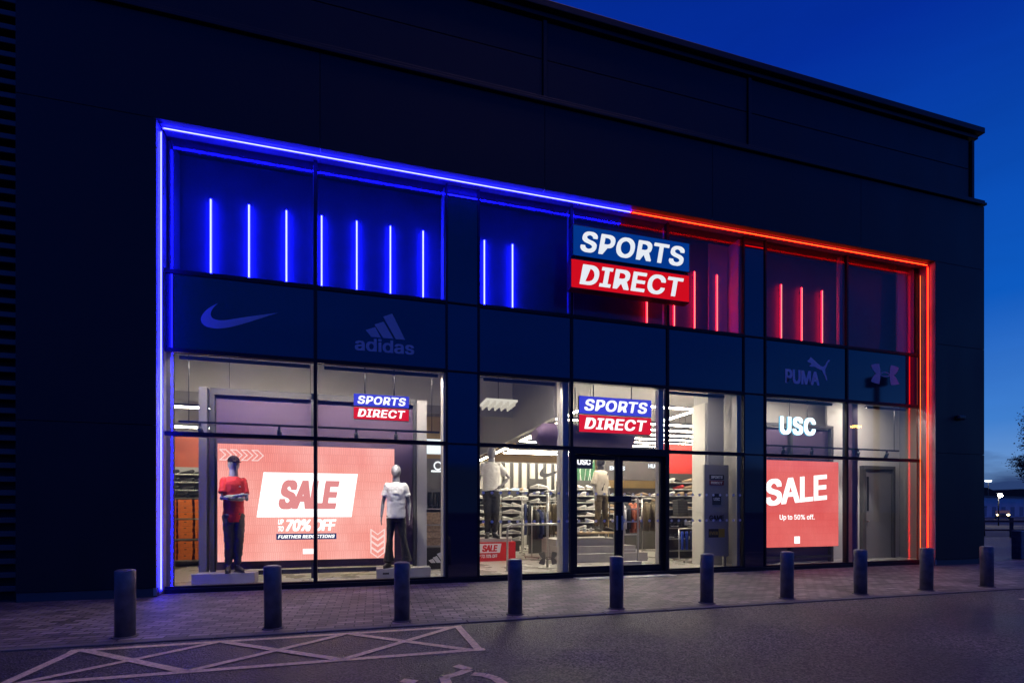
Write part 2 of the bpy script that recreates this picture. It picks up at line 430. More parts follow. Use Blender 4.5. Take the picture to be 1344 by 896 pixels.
# ================================================================== GROUND
g = MB(); g.box(-400, 700, -300, 700, -.5, -.02)
struct(g.build('ground', mat('dark_ground', (.05, .047, .045), .9, var=.4, scale=.3)))
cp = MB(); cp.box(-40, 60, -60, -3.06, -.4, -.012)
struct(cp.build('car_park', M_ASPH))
pv = MB(); pv.box(-30, 24, -2.93, .36, -.4, 0.0)
struct(pv.build('pavement', M_PAVE))
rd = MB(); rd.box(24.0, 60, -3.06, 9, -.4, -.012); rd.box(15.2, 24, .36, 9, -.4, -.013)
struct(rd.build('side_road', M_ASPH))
kb = MB()
x = -30.0
while x < 24:
    kb.box(x+.004, min(24, x+.912), -3.06, -2.93, -.4, .004, .008); x += .915
struct(kb.build('kerb', M_KERB))

# painted hatched strip beside the disabled bay
def stroke(mb, pts, w, z0=-.010, z1=-.006):
    for (ax, ay), (bx, by) in zip(pts, pts[1:]):
        d = Vector((bx-ax, by-ay, 0)); n_ = Vector((-d.y, d.x, 0)).normalized()*w/2
        q = [Vector((ax, ay, z1))+n_, Vector((bx, by, z1))+n_, Vector((bx, by, z1))-n_, Vector((ax, ay, z1))-n_]
        mb.bm.faces.new([mb.bm.verts.new(v) for v in q])
def paint(name, lines, w):
    obs = MB(); k = 0
    for pts in lines:
        stroke(obs, pts, w, z1=-.008+.0006*k); k += 1
    return obs
X0, X1, YA, YB = -2.78, .98, -3.21, -4.22
cw = (X1-X0)/3
zig1 = []; zig2 = []
def smoothed(pts, n=7):
    out = []
    for i in range(len(pts)-1):
        for k in range(n):
            t = k/n; out.append((pts[i][0]+(pts[i+1][0]-pts[i][0])*t, pts[i][1]+(pts[i+1][1]-pts[i][1])*t))
    out.append(pts[-1])
    for _ in range(3):
        out = [out[0]]+[((out[i-1][0]+2*out[i][0]+out[i+1][0])/4, (out[i-1][1]+2*out[i][1]+out[i+1][1])/4) for i in range(1, len(out)-1)]+[out[-1]]
    return out
zig1 = [(X0+.06, YA), (X0+cw, YB), (X0+2*cw, YA), (X1-.06, YB)]
zig2 = [(X0+.06, YB), (X0+cw, YA), (X0+2*cw, YB), (X1-.06, YA)]
hatch = paint('hatch', [[(X0-.06, YA), (X1+.0, YA)], [(X0-.08, YB), (X1+.08, YB)], [(X0, YA+.05), (X0-.02, YB-.05)], [(X1-.02, YA+.05), (X1+.02, YB-.05)], zig1, zig2], .082)
struct(hatch.build('road_marking', M_PAINT))
# wheelchair symbol painted on the bay
def arc(cx, cy_, rx, ry, a0, a1, n=14):
    return [(cx+rx*math.cos(R(a0+(a1-a0)*i/n)), cy_+ry*math.sin(R(a0+(a1-a0)*i/n))) for i in range(n+1)]
sym = MB()
for k, pts in enumerate([[(.70, -4.66), (.80, -4.80), (.66, -4.90), (.56, -4.94), (.56, -5.10), (.46, -5.24), (.40, -5.50)], [(.80, -4.92), (.89, -4.98), (.957, -5.08), (.992, -5.24), (.965, -5.40), (.85, -5.60)],
                         [(.22, -4.93), (.33, -5.0)], [(.22, -5.2), (.25, -5.5), (.45, -5.7), (.75, -5.68)]]):
    stroke(sym, pts, .085, z1=-.008+.0006*k)
struct(sym.build('road_marking', M_PAINT))
ln = MB(); stroke(ln, [(9.6, -3.75), (14.5, -3.9)], .1, z1=-.008)
struct(ln.build('road_marking', M_PAINT))

# ================================================================== BUILDING
shop = thing('retail_building', 'dark metal clad retail unit with a tall neon edged shop front', 'building', (0, 0, 0))
GX0, GX1 = -3.268, 13.31          # clear opening between the reveals
W0, W1 = -5.067, 15.069           # outer wall edges
def panel(x0, x1, z0, z1, y0=0, y1=.12, m=None, name='cladding_panel', gap=.0035):
    return MB().box(x0+gap, x1-gap, y0, y1, z0+gap, z1-gap, .004).build(name, m or M_CLAD, shop)
# dark core behind the panels, butted round the opening
core = MB()
core.box(W0+.02, -3.32, .125, .9, 0, 9.28); core.box(13.42, W1-.02, .125, .45, 0, 9.28); core.box(-3.32, 13.42, .125, .9, 7.56, 9.28)
core.box(W0+.02, 14.84, .215, .9, 9.28, 11.0)
core.box(W0+.02, W1-.03, 24.5, 25, 0, 11.0); core.box(W1-.4, W1-.03, .9, 24.5, 0, 11.0); core.box(W0+.02, W0+.2, .9, 24.5, 0, 11.0)
core.build('wall', mat('wall_core', (.02, .02, .022), .8), shop)
MB().box(W0+.02, W1-.03, .9, 25, 11.0, 11.08).build('roof', M_DGREY, shop)
for (a, b, c_, d_) in [(W0, -3.274, .14, 2.69), (W0, -3.274, 2.69, 7.5), (13.369, W1, .14, 2.78), (13.369, W1, 2.78, 5.47), (13.369, W1, 5.47, 7.5),
                       (W0, -.867, 7.5, 9.12), (-.867, 3.169, 7.5, 9.12), (3.169, 6.925, 7.5, 9.12), (6.925, 10.99, 7.5, 9.12), (10.99, W1, 7.5, 9.12)]:
    panel(a, b, c_, d_)
MB().box(W0, -3.274, .02, .12, .0, .135).build('plinth_course', M_DGREY, shop); MB().box(13.369, W1, .02, .12, 0, .135).build('plinth_course', M_DGREY, shop)
MB().box(W0, W1+.02, -.05, .13, 9.14, 9.20, .008).box(W0, W1, -.02, .13, 9.205, 9.27, .008).build('ledge', M_CLAD, shop)
xs = [W0, 3.2, 7.93, 14.70]
for i in range(3):
    for (c_, d_) in ((9.30, 10.06), (10.07, 10.80)):
        panel(xs[i]+.05, xs[i+1]-.05, c_, d_, .09, .21)
for xx in (3.2, 7.93, 14.76):
    MB().box(xx-.04, xx+.04, .05, .21, 9.30, 10.80, .008).build('post', M_CLAD, shop)
MB().box(W0, 14.90, .03, .25, 10.84, 10.93, .01).box(W0, 15.02, -.05, .25, 10.96, 11.10, .012).build('eaves', M_CLAD, shop)
# metal reveals
rv = MB()
rv.box(-3.315, -3.276, .005, .40, .02, 7.50); rv.build('reveal', M_REVEAL, shop)
MB().box(13.371, 13.41, .005, .40, .02, 7.50).build('reveal', M_REVEAL, shop)
xs = [-3.27, -.9, 1.6, 4.0, 6.3, 8.9, 11.2, 13.365]
for a, b in zip(xs, xs[1:]):
    MB().box(a+.003, b-.003, .005, .40, 7.505, 7.55).build('reveal', M_REVEAL, shop)
MB().box(-3.27, 13.365, .30, .46, -.05, .075, .006).build('sill', M_FRAME, shop)

# --- window grid
GY = .37
cols = [(-3.309, -.978, 'w'), (-.978, 1.345, 'w'), (1.345, 1.945, 'p'), (1.945, 3.87, 'w'), (3.87, 6.08, 'w'), (6.08, 8.03, 'w'), (8.03, 8.60, 'p'), (8.60, 10.99, 'w'), (10.99, 13.404, 'w')]
rows = [(.075, 2.62), (2.62, 3.99), (3.99, 5.28), (5.28, 7.546)]
FW = .028
def window(x0, x1, z0, z1, gm, fw=FW, y=GY, inset=.0, pane='pane'):
    fr = MB()
    fr.box(x0, x0+fw, y-.035, y+.085, z0, z1, .004); fr.box(x1-fw, x1, y-.035, y+.085, z0, z1, .004)
    fr.box(x0+fw+.0005, x1-fw-.0005, y-.033, y+.083, z0, z0+fw*1.25, .004); fr.box(x0+fw+.0005, x1-fw-.0005, y-.033, y+.083, z1-fw*1.25, z1, .004)
    f = fr.build('window', M_FRAME, shop)
    p = MB().box(x0+fw, x1-fw, y-.006, y+.006, z0+fw*1.25, z1-fw*1.25).build(pane, gm, f)
    return f
for ci, (a, b, kind) in enumerate(cols):
    for ri, (c_, d_) in enumerate(rows):
        if ci == 4 and ri == 0: continue
        if kind == 'p':
            window(a, b, c_, d_, M_GSPAN, fw=.012)
        else:
            window(a, b, c_, d_, M_GSPAN if ri == 2 else (M_GDARK if ri == 3 else M_GCLEAR))
# spandrel backing and upper display boxes (dark back, pale returns)
bk = MB(); bk.box(-3.268, 13.31, .47, .52, 4.03, 5.24); bk.build('spandrel_panel', mat('spandrel_back', (.012, .012, .03), .7), shop)
M_UPBACK = mat('upper_back_panel', (.075, .075, .10), .55, var=.15, scale=2)
M_UPSIDE = mat('upper_return', (.55, .52, .58), .6)
for a, b in ((-3.268, 1.345), (1.945, 8.03), (8.60, 13.31)):
    MB().box(a, b, .86, .90, 5.26, 7.52).build('back_panel', M_UPBACK, shop)
    MB().box(b-.05, b-.002, .47, .855, 5.29, 7.5).build('return_panel', M_UPSIDE, shop)
    MB().box(a+.002, a+.04, .47, .855, 5.29, 7.5).build('return_panel', M_UPBACK, shop)
    MB().box(a, b, .47, .855, 5.25, 5.285).build('shelf_panel', M_UPBACK, shop)
for xx in (3.87, 6.10):
    MB().box(xx-.02, xx+.10, .48, .56, 5.29, 7.5).build('return_panel', M_UPSIDE, shop)
for xx in (-1.0, 10.93):
    MB().box(xx-.03, xx+.10 if xx > 0 else xx+.03, .48, .56, 5.29, 7.5).build('return_panel', M_UPSIDE, shop)
MB().box(12.93, 13.25, .60, .64, 5.3, 7.5).build('return_panel', M_UPSIDE, shop)
MB().box(7.45, 7.95, .80, .84, 5.3, 7.5).build('return_panel', M_UPSIDE, shop)
# small bulkhead lamp on the right pier, unlit
MB().box(14.02, 14.28, -.10, 0, 3.62, 3.74, .04).build('bulkhead_lamp', M_BLACKPL, shop)

# --- interior shell
MB().box(W0+.2, W1-.4, .46, 14, -.2, .03).build('shop_floor', M_FLOOR, shop)
MB().box(W0+.2, 3.85, .9, 14, 5.6, 5.7).build('ceiling', M_GREYPAINT, shop)
MB().box(3.95, 14.6, .9, 14, 4.55, 4.65).build('ceiling', M_GREYPAINT, shop)
MB().box(3.86, 3.94, 1.35, 12, 3.42, 5.6).build('bulkhead', M_GREYPAINT, shop)
MB().box(3.84, 4.0, .95, 1.12, .03, 5.6).build('column', M_WHITEPAINT, shop)
MB().box(W0+.2, 14.6, 13.6, 13.8, .03, 5.6).build('back_wall', M_TAN, shop)
MB().box(W0+.2, 3.8, 4.55, 4.65, 4.08, 5.6).build('bulkhead', M_WHITEPAINT, shop)
MB().box(W0+.2, 3.8, 4.50, 4.545, 3.98, 4.20).build('bulkhead', M_GREYPAINT, shop)
MB().box(W0+.2, W0+.3, .92, 13.6, .03, 5.6).build('side_wall', M_GREYPAINT, shop)
MB().box(14.6, 14.66, .92, 13.6, .03, 5.6).build('side_wall', M_GREYPAINT, shop)
# white linings at the sides of the window bays
MB().box(1.29, 1.342, .46, .86, .03, 3.97).build('lining', M_WHITEPAINT, shop)
MB().box(7.75, 7.80, 1.35, 1.85, .03, 3.97).build('lining', M_WHITEPAINT, shop)
MB().box(7.93, 8.03, .46, .62, .03, 3.97).build('lining', M_GREYPAINT, shop)
MB().box(7.80, 8.25, 1.30, 1.85, .03, 4.5).build('column', mat('column_grey', (.33, .325, .32), .7, var=.05, scale=2), shop)
MB().box(3.72, 3.845, .47, .60, .03, 3.97).build('lining', M_WHITEPAINT, shop)
MB().box(5.93, 6.055, .47, .60, .03, 3.97).build('lining', M_WHITEPAINT, shop)
# right hand display room
MB().box(8.62, 13.36, 2.05, 2.12, .03, 4.55).build('room_wall', M_WHITEPAINT, shop)
MB().box(11.9, 14.55, 1.72, 1.78, .03, 4.40).build('room_wall', M_WHITEPAINT, shop)
MB().box(14.50, 14.55, .46, 1.715, .03, 4.40).build('room_wall', M_GREYPAINT, shop)
MB().box(8.55, 8.62, .46, 2.05, .03, 4.5).build('room_wall', M_GREYPAINT, shop)
MB().box(8.62, 14.55, .53, 2.05, 4.42, 4.47).build('room_ceiling', M_WHITEPAINT, shop)
MB().box(11.56, 11.74, .70, .90, .03, 4.4).build('column', M_MAUVE, shop)
# inner door of the right-hand room
dr = MB().box(13.14, 14.12, 1.66, 1.715, .035, 2.50, .004).build('door', mat('grey_door', (.20, .195, .20), .5, var=.04), shop)
MB().box(13.03, 13.135, 1.60, 1.715, .035, 2.60).box(14.125, 14.20, 1.60, 1.715, .035, 2.60).box(13.136, 14.124, 1.60, 1.715, 2.505, 2.60).build('door_frame', M_DGREY, dr)
MB().box(13.22, 13.29, 1.650, 1.659, 1.35, 2.3).build('vision_panel', M_BLACKPL, dr)
MB().box(13.19, 13.23, 1.58, 1.655, 1.05, 1.08, .008).build('handle', M_STEEL, dr)

# --- entrance: sliding glass doors
DY = .44
def leaf(x0, x1, hx):
    fr = MB(); fw = .085
    fr.box(x0, x0+fw, DY-.03, DY+.03, .03, 2.50, .005); fr.box(x1-fw, x1, DY-.03, DY+.03, .03, 2.50, .005)
    fr.box(x0+fw+.001, x1-fw-.001, DY-.028, DY+.028, .03, .21, .005); fr.box(x0+fw+.001, x1-fw-.001, DY-.028, DY+.028, 2.40, 2.50, .005)
    d = fr.build('sliding_door', M_FRAME, shop)
    MB().box(x0+fw, x1-fw, DY-.006, DY+.006, .21, 2.40).build('pane', M_GCLEAR, d)
    MB().box(hx-.02, hx+.02, DY-.06, DY-.031, .95, 1.25, .008).build('handle', M_STEEL, d)
    dots(x0+fw+.05, x1-fw-.05, d, DY-.0075)
def dots(x0, x1, parent, y):
    mb = MB(); nn = int((x1-x0)/.165)
    for z in (1.14, 1.70):
        for k in range(nn+1):
            x_ = x0+(x1-x0)*k/max(1, nn); r_ = .03
            vs = [mb.bm.verts.new((x_+r_*math.cos(2*math.pi*i/10), y, z+r_*math.sin(2*math.pi*i/10))) for i in range(10)]
            mb.bm.faces.new(vs)
    mb.build('dot_pattern', E_DOT, parent)
leaf(3.93, 4.955, 4.90); leaf(4.962, 6.02, 5.02)
MB().box(3.872, 3.925, GY-.035, GY+.13, .03, 2.62, .004).box(6.025, 6.078, GY-.035, GY+.13, .03, 2.62, .004).box(3.926, 6.024, GY-.033, GY+.13, 2.505, 2.62, .004).build('door_frame', M_FRAME, shop)
MB().box(4.70, 5.22, DY-.075, DY-.032, 1.53, 1.66, .004).build('door_sensor', M_BLACKPL, shop)
MB().box(3.88, 6.07, .0, .30, -.02, .012, .004).build('threshold', mat('threshold_steel', (.55, .54, .50), .4, .4), shop)
for o in [o for o in shop.children if o.name.startswith('window')]:
    bb = [v.co for v in o.data.vertices]; a = min(v.x for v in bb); b = max(v.x for v in bb); c_ = min(v.z for v in bb)
    if c_ < .1 and (abs(a-1.945) < .02 or abs(a-6.08) < .02): dots(a+.1, b-.1, o, GY-.0075)

# ribbed neighbour wall on the left
rw = thing('ribbed_wall', 'dark ribbed metal wall left of the shop front', 'wall', (W0, .0, 0))
MB().box(-14, -.03, .28, .5, 0, 11).build('backing', mat('rib_backing', (.008, .008, .009), .8), rw)
rb = MB(); z = .15
while z < 11:
    rb.box(-14, -.03, .12, .279, z, z+.085, .01); z += .2035
rb.build('ribs', mat('rib_metal', (.06, .06, .065), .42, .4), rw)
MB().box(-.025, -.006, .05, .5, 0, 11).build('corner_post', M_CLAD, rw)

# ================================================================== NEON OUTLINE
def neon(label, boxes, m):
    o = MB(); c = MB()
    t = thing('neon_strip', label, 'neon light', (0, 0, 0))
    for b in boxes:
        o.box(*b)
        x0, x1, y0, y1, z0, z1 = b; cx = (x0+x1)/2; cz = (z0+z1)/2
        if x1-x0 > z1-z0: c.box(x0+.02, x1-.02, y0-.004, y0-.0005, cz-.004, cz+.004)
        else: c.box(cx-.004, cx+.004, y0-.004, y0-.0005, z0+.02, z1-.02)
    o.build('tube', m, t); c.build('core', E_BCORE if m == E_BLUE else E_RCORE, t); tag(t, label, 'neon light', 'neon strips outlining the shop front'); return t
NY = .14
neon('glowing blue neon strip up the left side of the shop front', [(-3.266, -3.250, NY, NY+.016, .09, 7.40)], E_BLUE)
neon('long glowing blue neon strip along the top of the shop front', [(-3.235, 5.08, NY, NY+.016, 7.450, 7.466)], E_BLUE)
neon('long glowing red neon strip along the top of the shop front', [(5.09, 13.31, NY, NY+.016, 7.450, 7.466)], E_RED)
neon('glowing red neon strip up the right side of the shop front', [(13.308, 13.324, NY, NY+.016, .09, 7.42)], E_RED)
neon('thin glowing line standing in for the red neon reflection at the right reveal', [(13.322, 13.334, .325, .334, .09, 7.30)], emit('red_reflection_line', (1, .06, .015), 1.6))  # glowing line in place of the strip's reflection, not another tube

# vertical LED bars in the upper windows
def light_bar(x, z0, z1, em, label, group):
    t = thing('light_bar', label, 'light bar', (x, .815, z0), 0, group)
    MB().box(-.015, .015, -.03, -.001, 0, z1-z0, .004).build('tube', em, t)
    MB().box(-.009, .009, -.034, -.0305, .006, z1-z0-.006).build('core', E_BBCORE if em == E_BBAR else E_RBCORE, t)
    for zz in (.12, z1-z0-.12): MB().box(-.012, .012, 0, .044, zz, zz+.03).build('clip', M_BLACKMET, t)
bx = [-2.76, -2.145, -1.53, -.925, -.315, .30, .915]
K = 1.045
for i, x_ in enumerate([-2.735, -2.13, -1.515, -.915, -.295, .32, .94]):
    light_bar(x_, 5.37, 6.80, E_BBAR, f'glowing blue vertical bar, {ORD[i]} from the left reveal in the long row', 'blue light bars in the upper windows')
for i, x_ in enumerate([2.16, 2.75]):
    light_bar(x_, 5.37, 6.80, E_BBAR, f'glowing blue vertical bar right of the dark column, {ORD[i]} of the pair', 'blue light bars in the upper windows')
for i, x_ in enumerate([5.84, 6.53, 7.06, 7.66]):
    light_bar(x_, 5.37, 6.80 , E_RBAR, f'glowing red vertical bar, {ORD[i]} from the big shop sign side', 'red light bars in the upper windows')
for i, x_ in enumerate([9.48, 10.09, 10.72]):
    light_bar(x_, 5.37, 6.80, E_RBAR, f'glowing red vertical bar in the window above the leaping cat emblem, {ORD[i]} of three', 'red light bars in the upper windows')

# ================================================================== SIGNS
sg = thing('shop_sign', 'large projecting two tier sign, white letters on blue over red, above the entrance', 'sign', (0, 0, 0))
SY = -.10
MB().box(3.70, 6.30, SY, SY+.20, 6.262, 6.868, .006).build('upper_box', [mat('sign_blue_case', (.01, .02, .09), .35)], sg)
MB().box(3.66, 6.30, SY, SY+.20, 5.640, 6.205, .006).build('lower_box', [mat('sign_red_case', (.22, .01, .015), .35)], sg)
MB().box(3.715, 6.285, SY-.004, SY-.0005, 6.277, 6.853).build('upper_face', E_SIGNB, sg)
MB().box(3.675, 6.285, SY-.004, SY-.0005, 5.655, 6.190).build('lower_face', E_SIGNR, sg)
letters('lettering', 'SPORTS', E_SIGNW, 3.86, 6.17, 6.36, 6.765, SY-.005, sg, .024, .17, .012, 1.06)
letters('lettering', 'DIRECT', E_SIGNW, 3.84, 6.15, 5.725, 6.12, SY-.005, sg, .024, .17, .012, 1.06)
MB().box(4.2, 4.26, SY+.2, .33, 5.8, 6.7).box(5.7, 5.76, SY+.2, .33, 5.8, 6.7).build('bracket', M_BLACKMET, sg)
MB().box(3.8, 6.2, SY+.03, SY+.17, 6.206, 6.261).build('spacer', M_BLACKMET, sg)

def hanging_sign(label, x0, x1, z0, z1, y):
    t = thing('hanging_sign', label, 'sign', ((x0+x1)/2, y, z0)); w = (x1-x0)/2; hgt = z1-z0; mid = hgt*.5
    MB().box(-w, w, 0, .07, mid+.01, hgt, .004).box(-w*1.005, w*.995, 0, .07, 0, mid-.012, .004).build('case', M_BLACKPL, t)
    MB().box(-w+.004, w-.004, -.004, -.0005, mid+.014, hgt-.004).build('upper_face', E_HANGB, t)
    MB().box(-w+.004, w-.008, -.004, -.0005, .004, mid-.016).build('lower_face', E_HANGR, t)
    letters('lettering', 'SPORTS', E_HANGW, -w*.86, w*.88, mid+hgt*.10, hgt*.92, -.005, t, .025, .17, .006, 1.06)
    letters('lettering', 'DIRECT', E_HANGW, -w*.86, w*.86, hgt*.09, mid*.82, -.005, t, .025, .17, .006, 1.06)
    for xx in (-w*.6, w*.45):
        MB().cyl(xx, .035, hgt, 4.35-z0, .012, seg=8).build('rod', M_BLACKMET, t)
hanging_sign('small hanging blue and red sign above the white shirted mannequin', -.353, .673, 3.08, 3.56, .8)
hanging_sign('wider hanging blue and red sign inside above the sliding doors', 4.22, 5.956, 3.03, 3.80, .8)
u = thing('letter_sign', 'glowing white letters hung in the right-hand window above a red screen', 'sign', (0, .8, 0))
letters('lettering', 'USC', [E_COLD], 9.45, 10.50, 3.20, 3.63, 0, u, .03, 0, .02, 1.1)
letters('letter_halo', 'USC', [E_HALO], 9.44, 10.51, 3.19, 3.64, .035, u, .036, 0, .03, 1.1)  # halo round the letters, shaped as a larger glowing copy behind
for xx in (9.75, 10.28): MB().cyl(xx, .02, 3.6, 4.35, .008, seg=8).build('rod', M_BLACKMET, u)

# emblems on the spandrel panes (thin vinyl standing 3 mm off the glass)
def emblem(name, label, polys, y=GY-.012, m=M_VINYL):
    mb = MB()
    for p in polys: mb.prism(p, y, y+.003)
    return tag(mb.build(name, m), label, 'emblem', 'pale emblems on the dark glass band')
def bez(p0, p1, p2, p3, n=10):
    return [tuple((1-t)**3*a+3*(1-t)**2*t*b+3*(1-t)*t*t*c_+t**3*d_ for a, b, c_, d_ in zip(p0, p1, p2, p3)) for t in [i/n for i in range(n)]]
def swoosh(x0, z0, w, h_):
    pts = bez((1, 1), (.62, .70), (.45, .55), (.33, .455), 8)+bez((.33, .455), (.20, .36), (.13, .42), (.135, .60), 8)+bez((.135, .60), (.14, .72), (.17, .85), (.20, 1.0), 4)
    pts += bez((.20, 1.0), (-.02, .60), (-.05, .12), (.13, .03), 10)+bez((.13, .03), (.20, -.02), (.28, .03), (.36, .12), 6)+bez((.36, .12), (.6, .42), (.8, .72), (1, 1), 6)
    return [(x0+a*w, z0+b*h_) for a, b in pts]
def swoosh2(x0, z0, w, h_):
    out = bez((1, .86), (.70, .66), (.48, .50), (.40, .43), 8)+bez((.40, .43), (.25, .30), (.13, .30), (.13, .55), 8)+bez((.13, .55), (.13, .70), (.17, .85), (.22, 1.0), 5)
    out += bez((.22, 1.0), (-.02, .62), (-.06, .10), (.12, .02), 10)+bez((.12, .02), (.25, -.06), (.45, .18), (.60, .36), 8)+bez((.60, .36), (.75, .54), (.9, .74), (1, .86), 6)
    return [(x0+a*w, z0+b*h_) for a, b in out]
emblem('wall_emblem', 'pale curved tick emblem on the leftmost dark glass panel', [swoosh2(-2.77, 4.40, 1.19, .43)])
# three slanted bars with lettering under them
def bars3(x0, z0, w, h_):
    sl = .62
    out = []
    for i, (xa, hh) in enumerate(((.02, .38), (.30, .70), (.56, 1.0))):
        bw = .36 if i else .30
        out.append([(x0+xa*w, z0+hh*h_*.62 if False else z0+(hh*.62)*h_+0), (x0+(xa+.24)*w, z0+hh*h_), (x0+(xa+.24+.0)*w, z0+hh*h_)])
    return out
def slant_bars(x0, z0, w, h_):
    """three parallel bars growing to the right, cut level along the bottom"""
    F = [[(0, .25), (.22, .385), (.36, 0), (.13, 0)], [(.22, .50), (.45, .645), (.70, 0), (.44, 0)], [(.44, .84), (.67, 1.0), (1.0, 0), (.76, 0)]]
    F[0] = [(.0, .25), (.24, .40), (.38, 0), (.14, 0)]
    return [[(x0+a*w, z0+b*h_) for a, b in p] for p in F]
em = thing('wall_emblem', 'pale emblem of three slanted bars over lower case lettering on dark glass', 'emblem', (0, 0, 0), 0, 'pale emblems on the dark glass band')
mb = MB()
for p in slant_bars(-.13, 4.50, .70, .46): mb.prism(p, GY-.012, GY-.009)
mb.build('bars', M_VINYL, em)
letters('lettering', 'adidas', M_VINYL, -.315, .735, 4.235, 4.475, GY-.009, em, .022, 0, .003)
em = thing('wall_emblem', 'pale leaping cat emblem over block lettering on dark glass', 'emblem', (0, 0, 0), 0, 'pale emblems on the dark glass band')
letters('lettering', 'PUMA', M_VINYL2, 9.17, 10.16, 4.30, 4.63, GY-.009, em, .035, 0, .003, .98)
cat = [(9.80, 4.86), (9.86, 4.90), (9.90, 4.96), (9.94, 4.94), (10.0, 4.90), (10.10, 4.83), (10.20, 4.775), (10.27, 4.76), (10.33, 4.80), (10.38, 4.88), (10.42, 4.93), (10.48, 4.94), (10.46, 4.90),
       (10.42, 4.87), (10.37, 4.77), (10.33, 4.70), (10.34, 4.60), (10.38, 4.52), (10.39, 4.44), (10.36, 4.45), (10.33, 4.53), (10.27, 4.61), (10.24, 4.67), (10.12, 4.70), (10.04, 4.735), (9.99, 4.74), (9.93, 4.735), (9.86, 4.745), (9.88, 4.77), (9.93, 4.79), (9.90, 4.82), (9.84, 4.83)]
MB().prism(cat, GY-.012, GY-.009).build('cat', M_VINYL2, em)
def ua(cx, cz, w, h_):
    """two opposed cup shapes joined by a thin eye"""
    W_, H_ = w/2, h_/2
    out = []
    for sx in (-1, 1):
        p = [(.34, 0), (.35, .45), (.42, 1.0), (.70, .95), (1.0, .82)]+bez((1.0, .82), (.95, .45), (.80, .18), (.62, .0), 8)+bez((.62, 0), (.80, -.18), (.95, -.45), (1.0, -.82), 8)+[(1.0, -.82), (.70, -.95), (.42, -1.0), (.35, -.45)]
        out.append([(cx+sx*a*W_, cz+b*H_) for a, b in p])
    n_ = 16; top = [(-.335+.67*i/n_, .16*(1-(abs(i/n_*2-1))**2.2)+.09) for i in range(n_+1)]
    out.append([(cx+a*W_, cz+b*H_) for a, b in top]+[(cx+a*W_, cz+(b-.09)*H_) for a, b in reversed(top)])
    out.append([(cx+a*W_, cz-b*H_) for a, b in top]+[(cx+a*W_, cz-(b-.09)*H_) for a, b in reversed(top)])
    return out
emblem('wall_emblem', 'pale emblem of two interlocking cups on the rightmost dark glass panel', ua(12.20, 4.72, .90, .50))

# ================================================================== SCREENS
sc1 = thing('video_screen', 'wide salmon red video wall advertising a sale behind two mannequins', 'screen', (-2.77, 1.30, .40))
SW, SH = 3.19, 2.20
MB().box(0, SW, .004, .10, 0, SH).build('cabinet', M_BLACKPL, sc1)
MB().box(0.005, SW-.005, -.004, .0035, .005, SH-.005).build('picture', E_SCRA, sc1)
MB().prism([(.66, .83), (2.36, .83), (2.48, 1.68), (.78, 1.68)], -.008, -.0045).build('white_patch', E_SCRW, sc1)
letters('lettering', 'SALE', E_SCRP, 1.04, 2.14, .98, 1.54, -.0085, sc1, .05, .22, .003, .95)
letters('lettering', '70% OFF', E_SCRW, 1.16, 2.08, .56, .79, -.0045, sc1, .045, .2, .003, .95)
letters('lettering', 'UP', E_SCRW, 1.03, 1.13, .69, .79, -.0045, sc1, .04, .2, .003, .95)
letters('lettering', 'TO', E_SCRW, 1.03, 1.13, .56, .66, -.0045, sc1, .04, .2, .003, .95)
MB().box(1.00, 2.08, -.008, -.0045, .40, .515).build('navy_patch', E_SCRNAVY, sc1)
letters('lettering', 'FURTHER REDUCTIONS', E_SCRW, 1.03, 2.05, .425, .49, -.0085, sc1, .035, .2, .003, 1.05)
MB().box(1.47, 1.66, -.008, -.0045, .12, .22).build('white_patch', E_SCRW, sc1)
def chevron(cx, cz, s_, rot, t_=.018):
    pts = [(-.5, .5), (0, .5), (.5, 0), (0, -.5), (-.5, -.5), (0, 0), (-.5, .5)]
    out = []
    for (a, b), (c_, d_) in zip(pts, pts[1:]):
        p, q = Vector((a, b))*s_, Vector((c_, d_))*s_
        if rot: p, q = Vector((p.y, -p.x)), Vector((q.y, -q.x))
        dd = (q-p).normalized()*t_/2; nn = Vector((-dd.y, dd.x))
        out.append([(cx+v.x, cz+v.y) for v in (p-dd+nn, q+dd+nn, q+dd-nn, p-dd-nn)])
    return out
mb = MB()
for cx in (.14, .32, .50, .68):
    for k, p in enumerate(chevron(cx, 1.99, .19, False)): mb.prism(p, -.0075-.0001*k, -.0045)
mb.build('chevrons', E_SCRL, sc1)
mb = MB()
for cz in (.12, .24, .36, .48):
    for k, p in enumerate(chevron(2.86, cz, .26 if False else .20, True)): mb.prism([(2.86+(a-2.86)*1.3, b) for a, b in p], -.0075-.0001*k, -.0045)
mb.build('chevrons', E_SCRL, sc1)
sc2 = thing('video_screen', 'red portrait video screen advertising a sale under the glowing letters', 'screen', (9.10, 1.10, .44))
MB().box(0, 2.48, .004, .10, 0, 2.17).build('cabinet', M_BLACKPL, sc2)
MB().box(0.005, 2.475, -.004, .0035, .005, 2.165).build('picture', E_SCRB, sc2)
def sale_slices():
    me = text_mesh('SALE', .030, 0, .5, .98)
    xs_ = [v.co.x for v in me.vertices]; ys_ = [v.co.y for v in me.vertices]
    ax, bx_, ay, by = min(xs_), max(xs_), min(ys_), max(ys_)
    for v in me.vertices:
        fx = (v.co.x-ax)/(bx_-ax); fz = (v.co.y-ay)/(by-ay)
        v.co = Vector((.20+fx*1.90, -.0045-(v.co.z+.5)*.003, 1.02+fz*.66+fx*.17))
    me.materials.append(E_SCRW)
    return link('lettering', me, sc2)
sale_slices()
letters('lettering', 'Up to 50% off.', E_SCRW, .62, 1.70, .66, .82, -.0045, sc2, .012, 0, .003)
MB().box(1.07, 1.24, -.008, -.0045, .09, .27).build('white_patch', E_SCRW, sc2)

